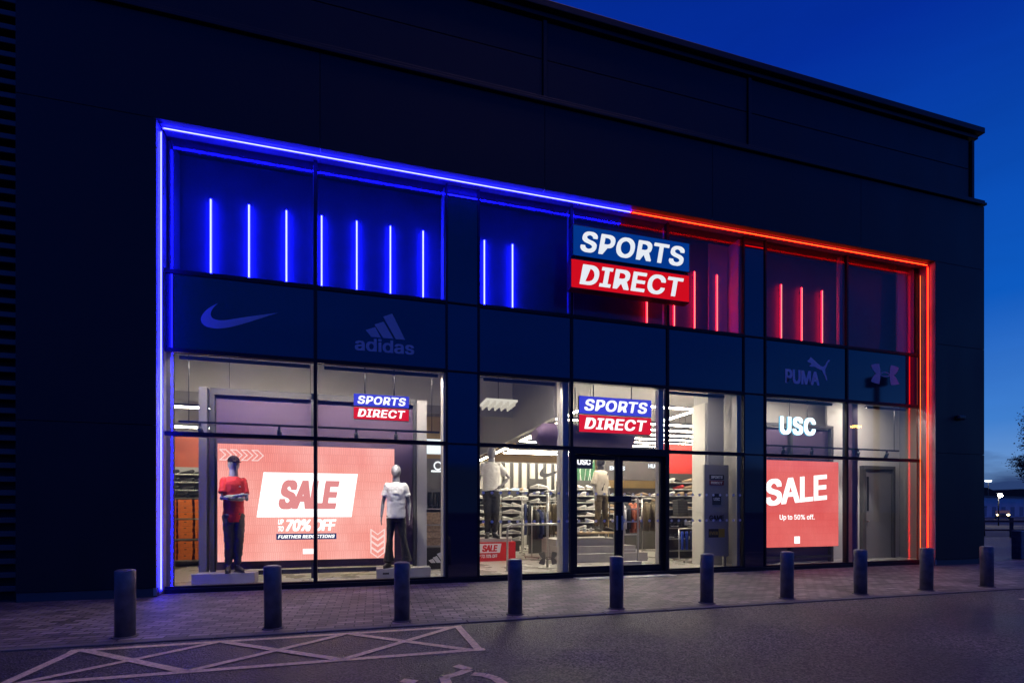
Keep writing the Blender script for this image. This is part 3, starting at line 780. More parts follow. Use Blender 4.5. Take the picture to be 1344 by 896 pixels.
# frames carrying the screens
df = thing('screen_support', 'tall mauve grey backing frame behind the wide video wall', 'screen support', (0, 1.45, .03))
for xx, ww in ((-3.11, .13), (-2.93, .07), (-1.17, .06), (.80, .07)):
    MB().box(xx, xx+ww, -.03 if ww > .1 else .0, .12, 0, 3.62).build('post', M_GREYPAINT if ww > .1 else M_DGREY, df)
MB().box(-2.86, .80, .0, .06, 3.50, 3.62).box(-2.86, .80, .005, .06, .10, .18).build('rail', M_DGREY, df)
MB().box(-2.98, .87, .125, .16, .2, 3.60).build('back_panel', M_MAUVE, df)
MB().box(.88, 1.08, .02, .16, 0, 3.62).build('side_panel', M_WHITEPAINT, df)
df2 = thing('screen_support', 'dark backing frame behind the portrait video screen', 'screen support', (0, 1.24, .03))
MB().box(9.0, 9.08, 0, .1, 0, 3.45).box(11.50, 11.58, 0, .1, 0, 3.45).box(10.2, 10.27, 0, .1, 0, 3.45).build('post', M_DGREY, df2)
MB().box(9.0, 11.58, .001, .1, 3.455, 3.53).box(9.085, 11.495, .001, .1, .12, .18).build('rail', M_DGREY, df2)
MB().box(9.0, 11.58, .105, .14, .02, 3.44).build('back_panel', M_MAUVE, df2)

# ================================================================== DISPLAY TRACK SPOTS
def track(label, x0, x1, z, y, spots, aim, e=60):
    t = thing('lighting_track', label, 'track light', (0, y, z))
    MB().box(x0, x1, -.02, .02, 0, .035).build('rail', M_BLACKMET, t)
    for xx in (x0+.15, x1-.15): MB().cyl(xx, 0, .036, 4.35-z, .006, seg=6).build('hanger', M_BLACKMET, t)
    for sx, tgt in zip(spots, aim):
        h_ = MB(); d = Vector((tgt[0]-sx, tgt[1]-y, tgt[2]-(z-.12))).normalized()
        c0 = Vector((sx, 0, -.10)); h_.tube([c0-d*.05, c0+d*.08], [.035, .045], 12); h_.box(sx-.02, sx+.02, -.015, .015, -.07, 0)
        h_.build('spot_head', M_BLACKPL, t)
        ld = bpy.data.lights.new('spot_lamp', 'SPOT'); ld.energy = e*1.9; ld.spot_size = R(58); ld.spot_blend = .7; ld.color = (1, .93, .84); ld.shadow_soft_size = .04
        lo = bpy.data.objects.new('spot_lamp', ld); COL.objects.link(lo); lo.parent = t
        lo.location = c0+d*.10; lo.rotation_euler = d.to_track_quat('-Z', 'Y').to_euler()
track('black track with spot heads hung across the wide left display window', -3.2, 1.25, 2.86, .72, (-2.88, -1.62, -.3, .42), ((-2.45, 1.1, 1.2), (-1.6, 1.4, .4), (-.2, 1.2, .3), (.46, 1.1, 1.2)), 45)
track('black track with spot heads hung across the right display windows', 8.75, 13.1, 2.88, .70, (9.45, 10.3, 11.75, 12.7), ((9.5, 1.5, .3), (10.3, 1.5, .3), (12.2, 1.7, 1.2), (12.9, 1.7, 1.0)), 40)

# ================================================================== SHOP LIGHTS
def linear_light(label, x0, x1, y, z, em=E_TUBE, w=.045, top=5.55):
    t = thing('linear_light', label, 'ceiling light', ((x0+x1)/2, y, z), 0, 'linear lights in the shop'); L = (x1-x0)/2
    MB().box(-L, L, -w/2, w/2, -.03, 0).build('diffuser', em, t)
    MB().box(-L, L, -w/2-.01, w/2+.01, .001, .05).build('housing', M_BLACKMET, t)
    for xx in (-L*.8, L*.8): MB().cyl(xx, 0, .051, top-z, .005, seg=6).build('wire', M_BLACKMET, t)
linear_light('linear light nearest the glass in the left high ceiling bay', -4.6, -1.0, 3.0, 3.56)
linear_light('lower looking linear light farther back in the left bay', -4.0, 1.0, 6.5, 3.72)
linear_light('far linear light deep in the left bay', -4.0, 2.5, 9.5, 3.72)
for i in range(10):
    linear_light(f'warm linear light over the entrance hall, {ORD[i]} row from the glass', 4.35+.06*i, 9.2+.35*i, 2.5+.80*i, 3.62, E_TUBE, .034, 4.5)
linear_light('added short wall-wash light just above the orange shoe box rack', -4.8, -3.0, 3.75, 3.25, E_TUBE, .04)  # extra strip added to brighten the boxes and trainers below
def strip_run(label, x, y0, y1, z):
    t = thing('linear_light', label, 'ceiling light', (x, (y0+y1)/2, z), 0, 'linear lights in the shop'); L = (y1-y0)/2
    MB().box(-.045, .045, -L, L, -.03, 0).build('diffuser', E_WARM, t)
    MB().box(-.055, .055, -L, L, .001, .06).build('housing', M_DGREY, t)
for i, (a, b) in enumerate(((1.5, 2.6), (3.4, 4.6), (5.6, 8.0), (9.0, 11.5))):
    strip_run(f'warm strip light under the grey bulkhead, {ORD[i]} from the glass', 4.06, a, b, 3.35)
t = thing('ring_light', 'large rectangular frame of white light high behind the entrance glazing', 'ceiling light', (0, 0, 3.98))
MB().box(5.2, 9.0, 2.2, 2.25, 0, .03).box(5.2, 5.25, 2.251, 4.4, 0, .03).box(8.2, 8.25, 2.251, 4.4, 0, .03).build('diffuser', E_TUBE, t)
MB().box(5.2, 9.0, 2.19, 2.26, .031, .06).box(5.19, 5.26, 2.261, 4.4, .031, .06).box(8.19, 8.26, 2.261, 4.4, .031, .06).build('housing', M_DGREY, t)
t = thing('chandelier', 'white square pendant high in the window left of the sliding doors', 'pendant', (2.75, 2.0, 3.78))
MB().box(-.36, .36, -.36, .36, 0, .04).build('diffuser', emit('pendant_face', (1, .93, .78), .75), t)
mb = MB()
for i in range(5):
    for j in range(5): mb.cyl(-.3+.15*i, -.3+.15*j, -.09, -.001, .02, .03, seg=8)
mb.build('drops', emit('pendant_drops', (1, .9, .72), .6), t)
MB().cyl(0, 0, .041, 1.75, .008, seg=6).build('rod', M_BLACKMET, t)
def head_fill_light(label, x0, x1, e, y=.62, z=3.94, tilt=24):  # fill lamps added behind a lip to brighten the window bays
    t = thing('window_fill_light', label, 'ceiling light', ((x0+x1)/2, y, z), 0, 'added slim fill lights at the window heads'); L = (x1-x0)/2
    MB().box(-L, L, -.03, .03, 0, .035).box(-L, L, -.036, -.0305, -.03, .035).build('housing', M_DGREY, t)
    MB().box(-L+.02, L-.02, -.02, .02, -.006, -.0005).build('diffuser', emit('head_fill_face', (1, .9, .82), 3), t)
    ld = bpy.data.lights.new('window_fill_lamp', 'AREA'); ld.shape = 'RECTANGLE'; ld.size = 2*L; ld.size_y = .05; ld.energy = e; ld.color = (1, .88, .80)
    lo = bpy.data.objects.new('window_fill_lamp', ld); COL.objects.link(lo); lo.parent = t; lo.location = (0, .0, -.012); lo.rotation_euler = (R(tilt), 0, 0)
head_fill_light('added slim fill light at the head of the left display window, left pane', -3.15, -1.1, 55)
head_fill_light('added slim fill light at the head of the left display window, right pane', -.85, 1.2, 55)
head_fill_light('added slim fill light at the head of the window left of the sliding doors', 2.1, 3.6, 40)
head_fill_light('added slim fill light at the head of the window right of the sliding doors', 6.2, 7.7, 22)
head_fill_light('added slim fill light at the head of the window with the glowing letters', 8.8, 10.8, 34)
head_fill_light('added slim fill light at the head of the rightmost window', 11.9, 13.2, 30)
# downlights in the right-hand room
for i, (x_, lab) in enumerate(((12.6, 'recessed downlight over the grey inner door'), (10.2, 'recessed downlight above the glowing letters'))):
    t = thing('downlight', lab, 'ceiling light', (x_, 1.15, 4.40))
    MB().cyl(0, 0, -.02, 0, .09, seg=16).build('trim', M_STEEL, t)
    ld = bpy.data.lights.new('downlight_lamp', 'AREA'); ld.shape = 'DISK'; ld.size = .16; ld.energy = 22; ld.color = (1, .9, .76)
    lo = bpy.data.objects.new('downlight_lamp', ld); COL.objects.link(lo); lo.parent = t; lo.location = (0, 0, -.03)

# ================================================================== MANNEQUINS
def remeshed(mb, name, m, voxel=.012, parent=None, smooth=2, wrinkle=0., wscale=9., seed=0, cut=None):
    me0 = bpy.data.meshes.new('tmp'); bmesh.ops.recalc_face_normals(mb.bm, faces=mb.bm.faces[:]); mb.bm.to_mesh(me0); mb.bm.free()
    o = bpy.data.objects.new('tmp', me0); COL.objects.link(o)
    md = o.modifiers.new('r', 'REMESH'); md.mode = 'VOXEL'; md.voxel_size = voxel
    sm = o.modifiers.new('s', 'SMOOTH'); sm.factor = .5; sm.iterations = smooth*2
    dg = bpy.context.evaluated_depsgraph_get(); dg.update()
    me = bpy.data.meshes.new_from_object(o.evaluated_get(dg)); bpy.data.objects.remove(o)
    if wrinkle:
        ns = [v.normal.copy() for v in me.vertices]
        for v, n_ in zip(me.vertices, ns):
            q = Vector((v.co.x*wscale+seed, v.co.y*wscale, v.co.z*wscale*1.25))
            k = mnoise.noise(q)+.5*mnoise.noise(q*2.1)
            v.co += n_*wrinkle*k
    for p in me.polygons: p.use_smooth = True
    me.materials.clear()
    me.materials.append(m)
    return link(name, me, parent)
def head_neck(mb, turn=0., hs=1.):
    c_, s_ = math.cos(turn), math.sin(turn)
    mb.ball((0, 0, 1.69), .106, (.80*hs, .98, 1.10), 20)
    mb.ball((.0+.035*s_, -.04*c_, 1.635), .07, (.80, .85, .95), 16)       # jaw
    mb.ball((.085*s_, -.095*c_, 1.672), .016, (.8, 1, 1.5), 10)              # nose
    for e in (-1, 1): mb.ball((e*.074*c_, .01-e*.0, 1.675), .022, (.4, .8, 1.3), 10)
    mb.tube([(0, .012, 1.44), (0, .005, 1.60)], [.072*hs, .060*hs], 14)
def torso(mb, k=1., female=False):
    rows_ = [(.86, .135, .095), (.93, .165, .115), (1.02, .150, .105), (1.12, .138, .098), (1.24, .158, .112), (1.34, .178, .116), (1.42, .170, .098), (1.475, .10, .075)]
    mb.tube([(0, 0, z_) for z_, a, b in rows_], [(a*k, b*k) for z_, a, b in rows_], 22)
    for e in (-1, 1): mb.ball((e*.175, 0, 1.415), .062*k, (1, .95, .9), 14)
def hand(mb, w, d, side, curl=.5):
    w = Vector(w); d = Vector(d).normalized(); sx = Vector((1, 0, 0)); fy = Vector((0, 1, 0))
    mb.tube([w-d*.01, w+d*.045, w+d*.09], [(.016, .026), (.017, .038), (.015, .037)], 10)
    for i, (off, L) in enumerate(((-.028, .072), (-.010, .082), (.009, .077), (.027, .060))):
        b = w+d*.085+fy*off
        p1 = b+d*L*.5+sx*(-side*.006); p2 = b+d*L*.95+sx*(-side*.026*curl*2)
        mb.tube([b, p1, p2], [.0105, .0095, .007], 8)
    b = w+d*.03+fy*(-.030)
    mb.tube([b, b+d*.035-fy*.022, b+d*.07-fy*.028], [.013, .011, .008], 8)
def shoe(mb, ax, ay, rot, L=.29, sole=True):
    c_, s_ = math.cos(rot), math.sin(rot)
    def P_(f, sd, z_): return (ax+f*s_+sd*c_, ay-f*c_+sd*s_, z_)
    mb.tube([P_(-.07, 0, .05), P_(-.02, 0, .055), P_(.06, 0, .05), P_(.13, 0, .042), P_(.19, 0, .034), P_(.225, 0, .028)], [(.03, .035), (.042, .052), (.044, .048), (.048, .040), (.042, .032), (.018, .016)], 12)
    mb.tube([P_(-.03, 0, .07), P_(-.025, 0, .13)], [.048, .044], 12)
def mannequin(name, label, loc, rot, scale, arms, legs, top, trousers, footwear='black', extra=None, head_turn=0., sx=.9):
    """arms: per side (elbow, wrist, hand direction); legs: per side (knee, ankle)"""
    t = thing(name, label, 'mannequin', loc, rot); t.scale = (scale*sx, scale*.95, scale)
    b = MB(); head_neck(b, head_turn, 1/sx); torso(b)
    for e, (el, wr, hd) in arms.items():
        sh = Vector((e*.185, 0, 1.42)); el, wr = Vector(el), Vector(wr)
        b.tube([sh, sh.lerp(el, .5), el, el.lerp(wr, .3), wr], [.050, .044, .036, .037, .025], 12); b.ball(el, .036)
        hand(b, wr, hd, e)
    for e, (kn, an) in legs.items():
        hp = Vector((e*.088, 0, .92)); kn, an = Vector(kn), Vector(an)
        b.tube([hp, hp.lerp(kn, .4), kn, kn.lerp(an, .3), an], [.088, .078, .055, .056, .036], 14); b.ball(kn, .055)
    remeshed(b, 'body', M_MANNE, .011, t, 2)
    if top: top(t, arms)
    if trousers: trousers(t, legs)
    for e, (kn, an) in legs.items():
        s_ = MB(); shoe(s_, an[0], an[1], e*.28)
        remeshed(s_, 'shoe', M_SHOEB, .009, t, 1)
        s2 = MB()
        c_, sn = math.cos(e*.28), math.sin(e*.28)
        pts = [(an[0]+f*sn, an[1]-f*c_, .010) for f in (-.10, -.04, .05, .14, .21, .235)]
        s2.tube(pts, [(.03, .010), (.043, .012), (.043, .012), (.050, .012), (.040, .012), (.014, .010)], 10)
        s2.build('sole', M_BLACKPL, t)
    if extra: extra(t)
    return t
def tee(m, sleeve=.62, length=.80, k=1., seed=0, sr=1.):
    def f(t, arms):
        mb = MB()
        rows_ = [(length, .196, .142), (.92, .192, .140), (1.04, .188, .134), (1.16, .190, .134), (1.28, .198, .140), (1.37, .202, .136), (1.43, .188, .114), (1.478, .115, .090), (1.495, .082, .082)]
        mb.tube([(0, 0, z_) for z_, a, b in rows_], [(a*k, b*k) for z_, a, b in rows_], 26)
        for e, (el, wr, hd) in arms.items():
            sh = Vector((e*.168, 0, 1.412)); el = Vector(el)
            mb.tube([sh, sh.lerp(el, .35), sh.lerp(el, sleeve)], [.074*sr, .076*sr, .078*sr], 14); mb.ball(sh, .076*sr)
        remeshed(mb, 't_shirt', m, .012, t, 1, .008, 11, seed)
        return t
    return f
def trousers(m, flare=0., cuff=0., k=1., seed=3):
    def f(t, legs):
        mb = MB()
        mb.tube([(0, 0, .80), (0, 0, .88), (0, 0, .96), (0, 0, 1.03)], [(.16, .12), (.180, .132), (.172, .125), (.160, .115)], 22)
        for e, (kn, an) in legs.items():
            hp = Vector((e*.090, 0, .90)); kn, an = Vector(kn), Vector(an)
            if flare: pts, rr = [hp, hp.lerp(kn, .5), kn, kn.lerp(an, .5), an+Vector((0, .01, .0))], [.104, .086, .064, .078, .110]
            else: pts, rr = [hp, hp.lerp(kn, .5), kn, kn.lerp(an, .4), kn.lerp(an, .85), an+Vector((0, 0, .03))], [.110, .100, .084, .078, .064, .050]
            mb.tube(pts, rr, 18); mb.ball(kn, rr[2]*.98)
        remeshed(mb, 'trousers', m, .012, t, 1, .012 if not flare else .005, 12, seed)
    return f
# left: red shirt, cap, arms crossed
def cap(t):
    mb = MB(); mb.ball((0, .0, 1.738), .108, (1.0, 1.02, .80), 18)
    mb.tube([(.02, -.06, 1.725), (.045, -.13, 1.722), (.058, -.175, 1.712)], [(.08, .014), (.075, .012), (.05, .009)], 12)
    remeshed(mb, 'cap', mat('dark_red_cap', (.028, .008, .010), .8), .010, t, 1)
    letters('shirt_emblem', 'A', M_LETTER, .06, .10, 1.325, 1.345, -.142, t, .05, 0, .003)
armsX = {-1: ((-.215, -.07, 1.155), (.06, -.215, 1.19), (1, -.02, .18)), 1: ((.215, -.08, 1.145), (-.07, -.20, 1.135), (-1, -.06, .25))}
legsA = {-1: ((-.082, -.02, .50), (-.085, .02, .09)), 1: ((.082, -.05, .50), (.066, -.02, .09))}
mannequin('mannequin', 'mannequin in a red t-shirt, cap and dark joggers with arms crossed', (-2.45, 1.10, .235), R(22), 1.165, armsX, legsA, tee(M_REDCL, .72, .78, .96, 1, .92), trousers(mat('dark_joggers', (.045, .036, .036), .85, bump=.3, bscale=9), 0, 0), extra=cap, head_turn=.5, sx=.80)
armsD = {-1: ((-.262, .02, 1.14), (-.285, -.06, .89), (-.05, -.1, -1)), 1: ((.258, .03, 1.14), (.272, -.05, .89), (.03, -.08, -1))}
legsB = {-1: ((-.125, -.02, .50), (-.150, .01, .10)), 1: ((.145, -.02, .50), (.215, .02, .10))}
mannequin('mannequin', 'bald grey mannequin in a white t-shirt and flared black trousers on a low box', (.44, 1.10, .235), R(-8), 1.125, armsD, legsB, tee(M_WHITE, .62, .86, 1., 5), trousers(M_BLACKCL, 1.), head_turn=-.2, sx=.86)
# third: behind the entrance glazing, hand on hip
armsH = {-1: ((-.27, .03, 1.14), (-.30, -.05, .90), (-.05, -.1, -1)), 1: ((.40, .03, 1.20), (.20, -.07, 1.02), (-.8, -.3, -.4))}
def hem(t): pass
mannequin('mannequin', 'headless looking pale mannequin in a white v-neck t-shirt with hand on hip', (3.06, 4.0, .62), R(-4), 1.36, armsH, legsA, tee(M_WHITE, .66, .98, 1.0, 9), trousers(M_BLACKCL), extra=hem)
# fourth: hooded mannequin on the table
def hood(t):
    mb = MB(); mb.ball((0, .01, 1.69), .118, (.88, 1.05, 1.15), 16); mb.tube([(0, .02, 1.44), (0, .01, 1.60)], [.11, .08], 12)
    remeshed(mb, 'hood', M_BLACKCL, .012, t, 1)
    mb = MB(); mb.tube([(.13, -.12, 1.42), (-.10, -.145, 1.0)], [(.02, .012), (.02, .012)], 8); mb.build('strap', M_BLACKCL, t)
def jacket(t, arms):
    tee(M_CREAM, 1.0, .88, 1.12, 4)(t, arms)
mannequin('mannequin', 'mannequin in a black hood, cream jacket and brown trousers on the wooden table', (5.93, 3.3, .80), R(20), 1.10, armsD, legsB, jacket, trousers(M_OLIVE), extra=hood)
# white plinths
def plinth(label, x0, x1, y0, y1, z0, z1, m=M_PLINTH, hole=True):
    t = thing('plinth', label, 'plinth', ((x0+x1)/2, (y0+y1)/2, z0)); a = (x1-x0)/2; b = (y1-y0)/2
    MB().box(-a, a, -b, b, 0, z1-z0, .006).build('box', m, t)
    if hole: MB().box(-a+.12, -a+.24, -b-.003, -b+.001, (z1-z0)*.45, (z1-z0)*.62).build('hand_hole', M_BLACKPL, t)
plinth('low grey box under the red shirted mannequin', -3.07, -2.06, .90, 1.22, .031, .235, hole=False)
plinth('low grey box under the white shirted mannequin', .06, 1.10, .90, 1.22, .031, .235)
plinth('tall grey plinth under the hand on hip mannequin', 2.6, 3.55, 3.75, 4.5, .031, .62, hole=False)

# ================================================================== SHOES, BOXES, SHELVES
def shoe_mesh(name, mats):
    mb = MB(); n_ = 9
    L = .29
    secs = [(-.5, .030, .085), (-.44, .040, .105), (-.3, .043, .10), (-.15, .040, .085), (0, .041, .072), (.15, .046, .060), (.3, .048, .050), (.42, .040, .042), (.5, .018, .030)]
    mb.mi = 0
    mb.tube([(f*L, 0, .028+h_/2) for f, w, h_ in secs], [(w, h_/2) for f, w, h_ in secs], 10)
    mb.mi = 1
    mb.tube([(f*L*1.03, 0, .015) for f, w, h_ in secs], [(w*1.08, .015) for f, w, h_ in secs], 8)
    bmesh.ops.recalc_face_normals(mb.bm, faces=mb.bm.faces[:])
    me = bpy.data.meshes.new(name); mb.bm.to_mesh(me); mb.bm.free()
    for k in mats: me.materials.append(k)
    return me
SH_W = shoe_mesh('trainer', (M_SHOEW, M_SHOEW)); SH_B = shoe_mesh('trainer', (M_SHOEB, M_SHOEW)); SH_K = shoe_mesh('trainer', (M_SHOEB, M_SHOEB)); SH_T = shoe_mesh('trainer', (M_SHOET, M_SHOEW)); SH_R = shoe_mesh('trainer', (M_SHOER, M_SHOEW))
SNAME = {id(SH_W): 'white', id(SH_B): 'two-tone', id(SH_K): 'all black', id(SH_T): 'tan', id(SH_R): 'red'}
def put_shoe(me, x, y, z, rot, label, group, sc=1.):
    o = link('trainer', me, None, (x, y, z), rot); o.scale = (sc,)*3
    return tag(o, label, 'shoe', group)
# orange box wall in the left bay
sw = thing('shoe_rack', 'steel rack of orange shoe boxes and trainers at the far left', 'rack', (-4.85, 4.35, .03))
MB().box(0, 1.9, .42, .46, 0, 2.38).build('back_board', mat('rack_back', (.33, .33, .32), .6), sw)
MB().box(0, 1.9, .42, .47, 2.385, 3.15).build('top_board', M_RUSTWALL, sw)
for z_ in (.16, .66, 1.14, 1.63): MB().box(0, 1.9, -.02, .418, z_-.025, z_).build('shelf', M_STEEL, sw)
for z_ in (1.80, 1.99, 2.18): MB().box(.1, 1.9, .22, .418, z_-.008, z_).build('shelf', M_GREYPAINT, sw)
box_me = None
r_i = 0
for g_i, zb in enumerate((1.141, .661, .161)):
    for k in range(3):
        zz = .03+zb+.005+.148*(2-k)
        for c_i in range(4):
            if box_me is None:
                t = thing('shoe_box', '', 'shoe box', (0, 0, 0), 0, 'orange shoe boxes in the left rack')
                MB().box(-.145, .145, 0, .30, 0, .105, .003).build('base', M_ORANGE2, t)
                MB().box(-.150, .150, -.006, .306, .085, .143, .004).build('lid', M_ORANGE, t)
                MB().box(-.145, .145, -.004, -.001, .002, .083).build('label_side', M_ORANGE, t)
                MB().box(-.022, .022, -.009, -.0065, .088, .106).build('hole', M_BLACKPL, t)
                box_me = t; o = t
            else: o = copy_tree(box_me, '', (0, 0, 0))
            o.location = (-4.60+.345*c_i+random.uniform(-.008, .008), 4.34+random.uniform(-.012, .012), zz); o.rotation_euler = (0, 0, random.uniform(-.03, .03))
            o['label'] = f'orange shoe box, {ORD[g_i*3+k]} row from the top, {ORD[c_i]} column from the left'
for r_, z_ in enumerate((2.18, 1.99, 1.80)):
    for k in range(5):
        put_shoe(SH_B, -4.62+.31*k, 4.35+.26, z_+.03, R(175+random.uniform(-12, 12)), f'black and white trainer above the orange boxes, {ORD[r_]} shelf down, {ORD[k]} from the left', 'trainers above the orange boxes', 1.0)
for k in range(6):
    put_shoe(SH_K, -4.62+.27*k, 4.35+.06, 1.661, R(180+random.uniform(-25, 25)), f'black trainer standing on top of the orange boxes, {ORD[k]} from the left', 'black trainers on the box rack')

# glimpse between display frame and column: lightbox, boots, poster box
lb = thing('light_box_sign', 'bright white light box with a small dark three bar mark beside the column', 'sign', (1.28, 2.6, 2.66))
MB().box(-.13, .38, 0, .08, 0, .36).build('case', M_STEEL, lb)
MB().box(-.12, .37, -.004, -.0005, .01, .35).build('face', emit('lightbox_face', (.85, .95, 1), 1.3), lb)
mb = MB()
for z_ in (.14, .19, .24): mb.box(.24, .32, -.007, -.0045, z_, z_+.028)
mb.build('mark', M_BLACKPL, lb)
rk = thing('shoe_rack', 'grey rack with black boots between the white display panel and column', 'rack', (1.12, 2.75, .03))
MB().box(0, .60, .33, .36, 0, 2.58).build('back_board', M_GREYPAINT, rk)
MB().box(-.03, 0, 0, .36, 0, 2.58).box(.60, .63, 0, .36, 0, 2.58).build('upright', M_WOOD, rk)
for z_ in (.5, 1.0, 1.38): MB().box(.001, .599, 0, .329, z_-.03, z_).build('shelf', M_PLINTH, rk)
for k in range(5):
    b = MB(); b.tube([(0, 0, 0), (0, 0, .12), (0, .01, .38)], [.045, .04, .05], 10); b.tube([(0, .02, .04), (0, -.1, .035), (0, -.16, .025)], [.04, .038, .02], 10)
    o = b.build('boot', M_SHOEB, None, (1.19+.115*k, 2.92, 1.412), 0)
    tag(o, f'tall black boot in the narrow rack beside the column, {ORD[k]} from the left', 'boot', 'black boots in the narrow rack')
for k, z_ in enumerate((.535, .70, .865, 1.035)):
    o = MB().box(-.27, .27, 0, .28, 0, .15 if k < 3 else .28, .004).build('shoe_box', mat('beige_card', (.42, .30, .20), .8, var=.4, scale=18), None, (1.42, 2.80, z_+.002))
    tag(o, f'beige printed box in the narrow rack beside the column, {ORD[k]} from the bottom', 'box', 'beige boxes in the narrow rack')
pb = thing('display_box', 'black display box with a white three bar emblem at the column foot', 'display box', (1.36, 2.35, .031))
MB().box(-.28, .30, 0, .3, 0, .48, .004).build('box', M_BLACKPL, pb)
mb = MB()
for p in slant_bars(-.15, .14, .42, .24): mb.prism(p, -.004, -.0005)
mb.build('emblem', M_LETTER, pb)
t = thing('round_sign', 'small white letter sign above the black boots', 'sign', (1.50, 2.95, 2.30))
MB().box(-.16, .17, .0, .02, -.02, .02).build('bar', emit('small_white_sign', (.9, .95, 1), 1.5), t)
mb = MB(); mb.tube([(.0+.09*math.cos(R(a)), .01, .13+.09*math.sin(R(a))) for a in range(30, 335, 25)], .016, 8); mb.build('ring', emit('small_white_sign', (.9, .95, 1), 1.5), t)

# back wall of the entrance hall: tall white slats, caps and trainers
sl = thing('slat_wall', 'wall of tall white slats with dark gaps deep inside the entrance', 'display wall', (4.0, 9.3, .03))
MB().box(-.6, 3.9, .1, .16, 0, 3.2).build('backing', M_DGREY, sl)
mb = MB()
for k in range(13): mb.box(-.5+.335*k, -.5+.335*k+.19, 0, .099, 0, 3.15, .006)
mb.build('slats', M_WHITEPAINT, sl)
for z_ in (1.15, 1.45, 1.75, 2.05): MB().box(-.6, 3.9, -.20, -.001, z_-.012, z_).build('shelf', M_WHITEPAINT, sl)
for r_, z_ in enumerate((2.05, 1.75, 1.45, 1.15)):
    for k in range(14):
        me = random.choice([SH_W, SH_W, SH_W, SH_T])
        put_shoe(me, 3.55+.30*k, 9.18, z_+.032, R(random.choice([20, 160])+random.uniform(-20, 20)), f'{SNAME[id(me)]} trainer on the slatted wall, {ORD[r_]} shelf down, {ORD[k]} from left', 'trainers on the slatted back wall', 1.15)
for k, (x_, z_) in enumerate(((4.15, 1.55), (4.95, 1.55), (5.75, 1.6))):
    o = MB().box(-.13, .13, 0, .03, 0, .62).build('bright_poster', emit('poster_light', (.80, .92, 1), 1.1), None, (x_, 8.2, z_))
    tag(o, f'small bright white poster panel before the slatted wall, {ORD[k]} from the left', 'light panel', 'white poster panels')
em_ = MB(); em_.prism(swoosh2(0, 0, 1.0, .40), 0, .03)
tag(em_.build('wall_emblem', M_BLACKPL, None, (5.75, 7.9, 2.55)), 'dark curved tick emblem hanging before the white slats', 'emblem')

# white trainer tower and shelving columns
def shoe_tower(label, x, y, nr, nc, z0, dz, mats, glabel, lab, w=.30, ang=20):
    t = thing('shoe_stand', label, 'shoe stand', (x, y, .03)); W_ = nc*w
    MB().box(-W_/2, W_/2, .12, .15, 0, z0+dz*nr+.1).build('back_board', M_DGREY, t)
    for r_ in range(nr):
        MB().box(-W_/2, W_/2, -.07, .119, z0+dz*r_-.008, z0+dz*r_).build('shelf', M_GREYPAINT, t)
        for k in range(nc):
            me = random.choice(mats)
            put_shoe(me, x-W_/2+w*(k+.5), y, .032+z0+dz*r_, R(random.choice([ang, 180-ang])+random.uniform(-18, 18)-15), f'{SNAME[id(me)]} trainer on {lab}, {ORD[r_]} shelf up, {ORD[k]} from left', glabel, 1.12)
shoe_tower('slim stand of white trainers in front of the slatted wall', 4.35, 6.6, 7, 2, .35, .22, [SH_W], 'trainers on the slim stand', 'the slim white stand')
shoe_tower('tall stand of white trainers behind the hooded mannequin', 6.05, 4.9, 7, 3, .75, .20, [SH_W, SH_W, SH_B], 'trainers on the tall stand', 'the green poster stand')
shoe_tower('shelf wall of black and white trainers below the dark lettered fascia', 8.9, 6.2, 5, 8, 1.0, .20, [SH_W, SH_B, SH_T, SH_K], 'trainers under the dark fascia', 'the dark fascia shelves')
shoe_tower('angled shelf of trainers below the red panel', 8.75, 3.5, 5, 5, 1.35, .19, [SH_W, SH_B, SH_R, SH_T], 'trainers below the red panel', 'the red panel shelves')
MB_ = MB().box(-.7, .9, .16, .2, 2.35, 3.3).build('red_panel', M_REDWALL, None, (8.75, 3.5, 0)); tag(MB_, 'red board above the angled trainer shelf', 'panel')
gp = MB().box(-.42, .42, 0, .04, 0, 1.5).build('green_poster', M_GREENWALL, None, (6.25, 5.25, 1.6)); tag(gp, 'tall green leafy poster behind the hooded mannequin', 'poster')
vn = MB()
for k in range(7):
    x_ = -.35+.11*k; vn.tube([(x_, -.006, .1), (x_+.06*math.sin(k), -.006, .5), (x_-.08*math.cos(k*2), -.006, 1.0), (x_+.1, -.006, 1.4)], .006, 5)
vn.build('drawing_lines', M_LETTER, gp)
# dark fascia with lettering
fs = thing('brand_fascia', 'dark grey fascia with small white words above the shoe shelves', 'fascia', (0, 5.6, 0))
MB().box(7.2, 10.6, 0, .15, 2.35, 3.15).build('board', M_DGREY, fs)
letters('lettering', 'HUGO', emit('fascia_letters', (.9, .95, 1), 1.4), 8.75, 9.25, 2.76, 2.90, -.001, fs, .04, 0, .01)
letters('lettering', 'BOSS', emit('fascia_letters', (.9, .95, 1), 1.4), 7.35, 7.90, 2.66, 2.80, -.001, fs, .04, 0, .01)
us = thing('hanging_sign', 'small black hanging sign with white letters at the left sliding door', 'sign', (5.02, 2.4, 2.40))
MB().box(-.26, .26, 0, .05, 0, .32, .004).build('board', M_BLACKPL, us)
letters('lettering', 'USC', E_HANGW, -.16, .20, .09, .24, -.001, us, .04, 0, .006)
for xx in (-.2, .2): MB().cyl(xx, .025, .32, 2.0, .006, seg=6).build('rod', M_BLACKMET, us)
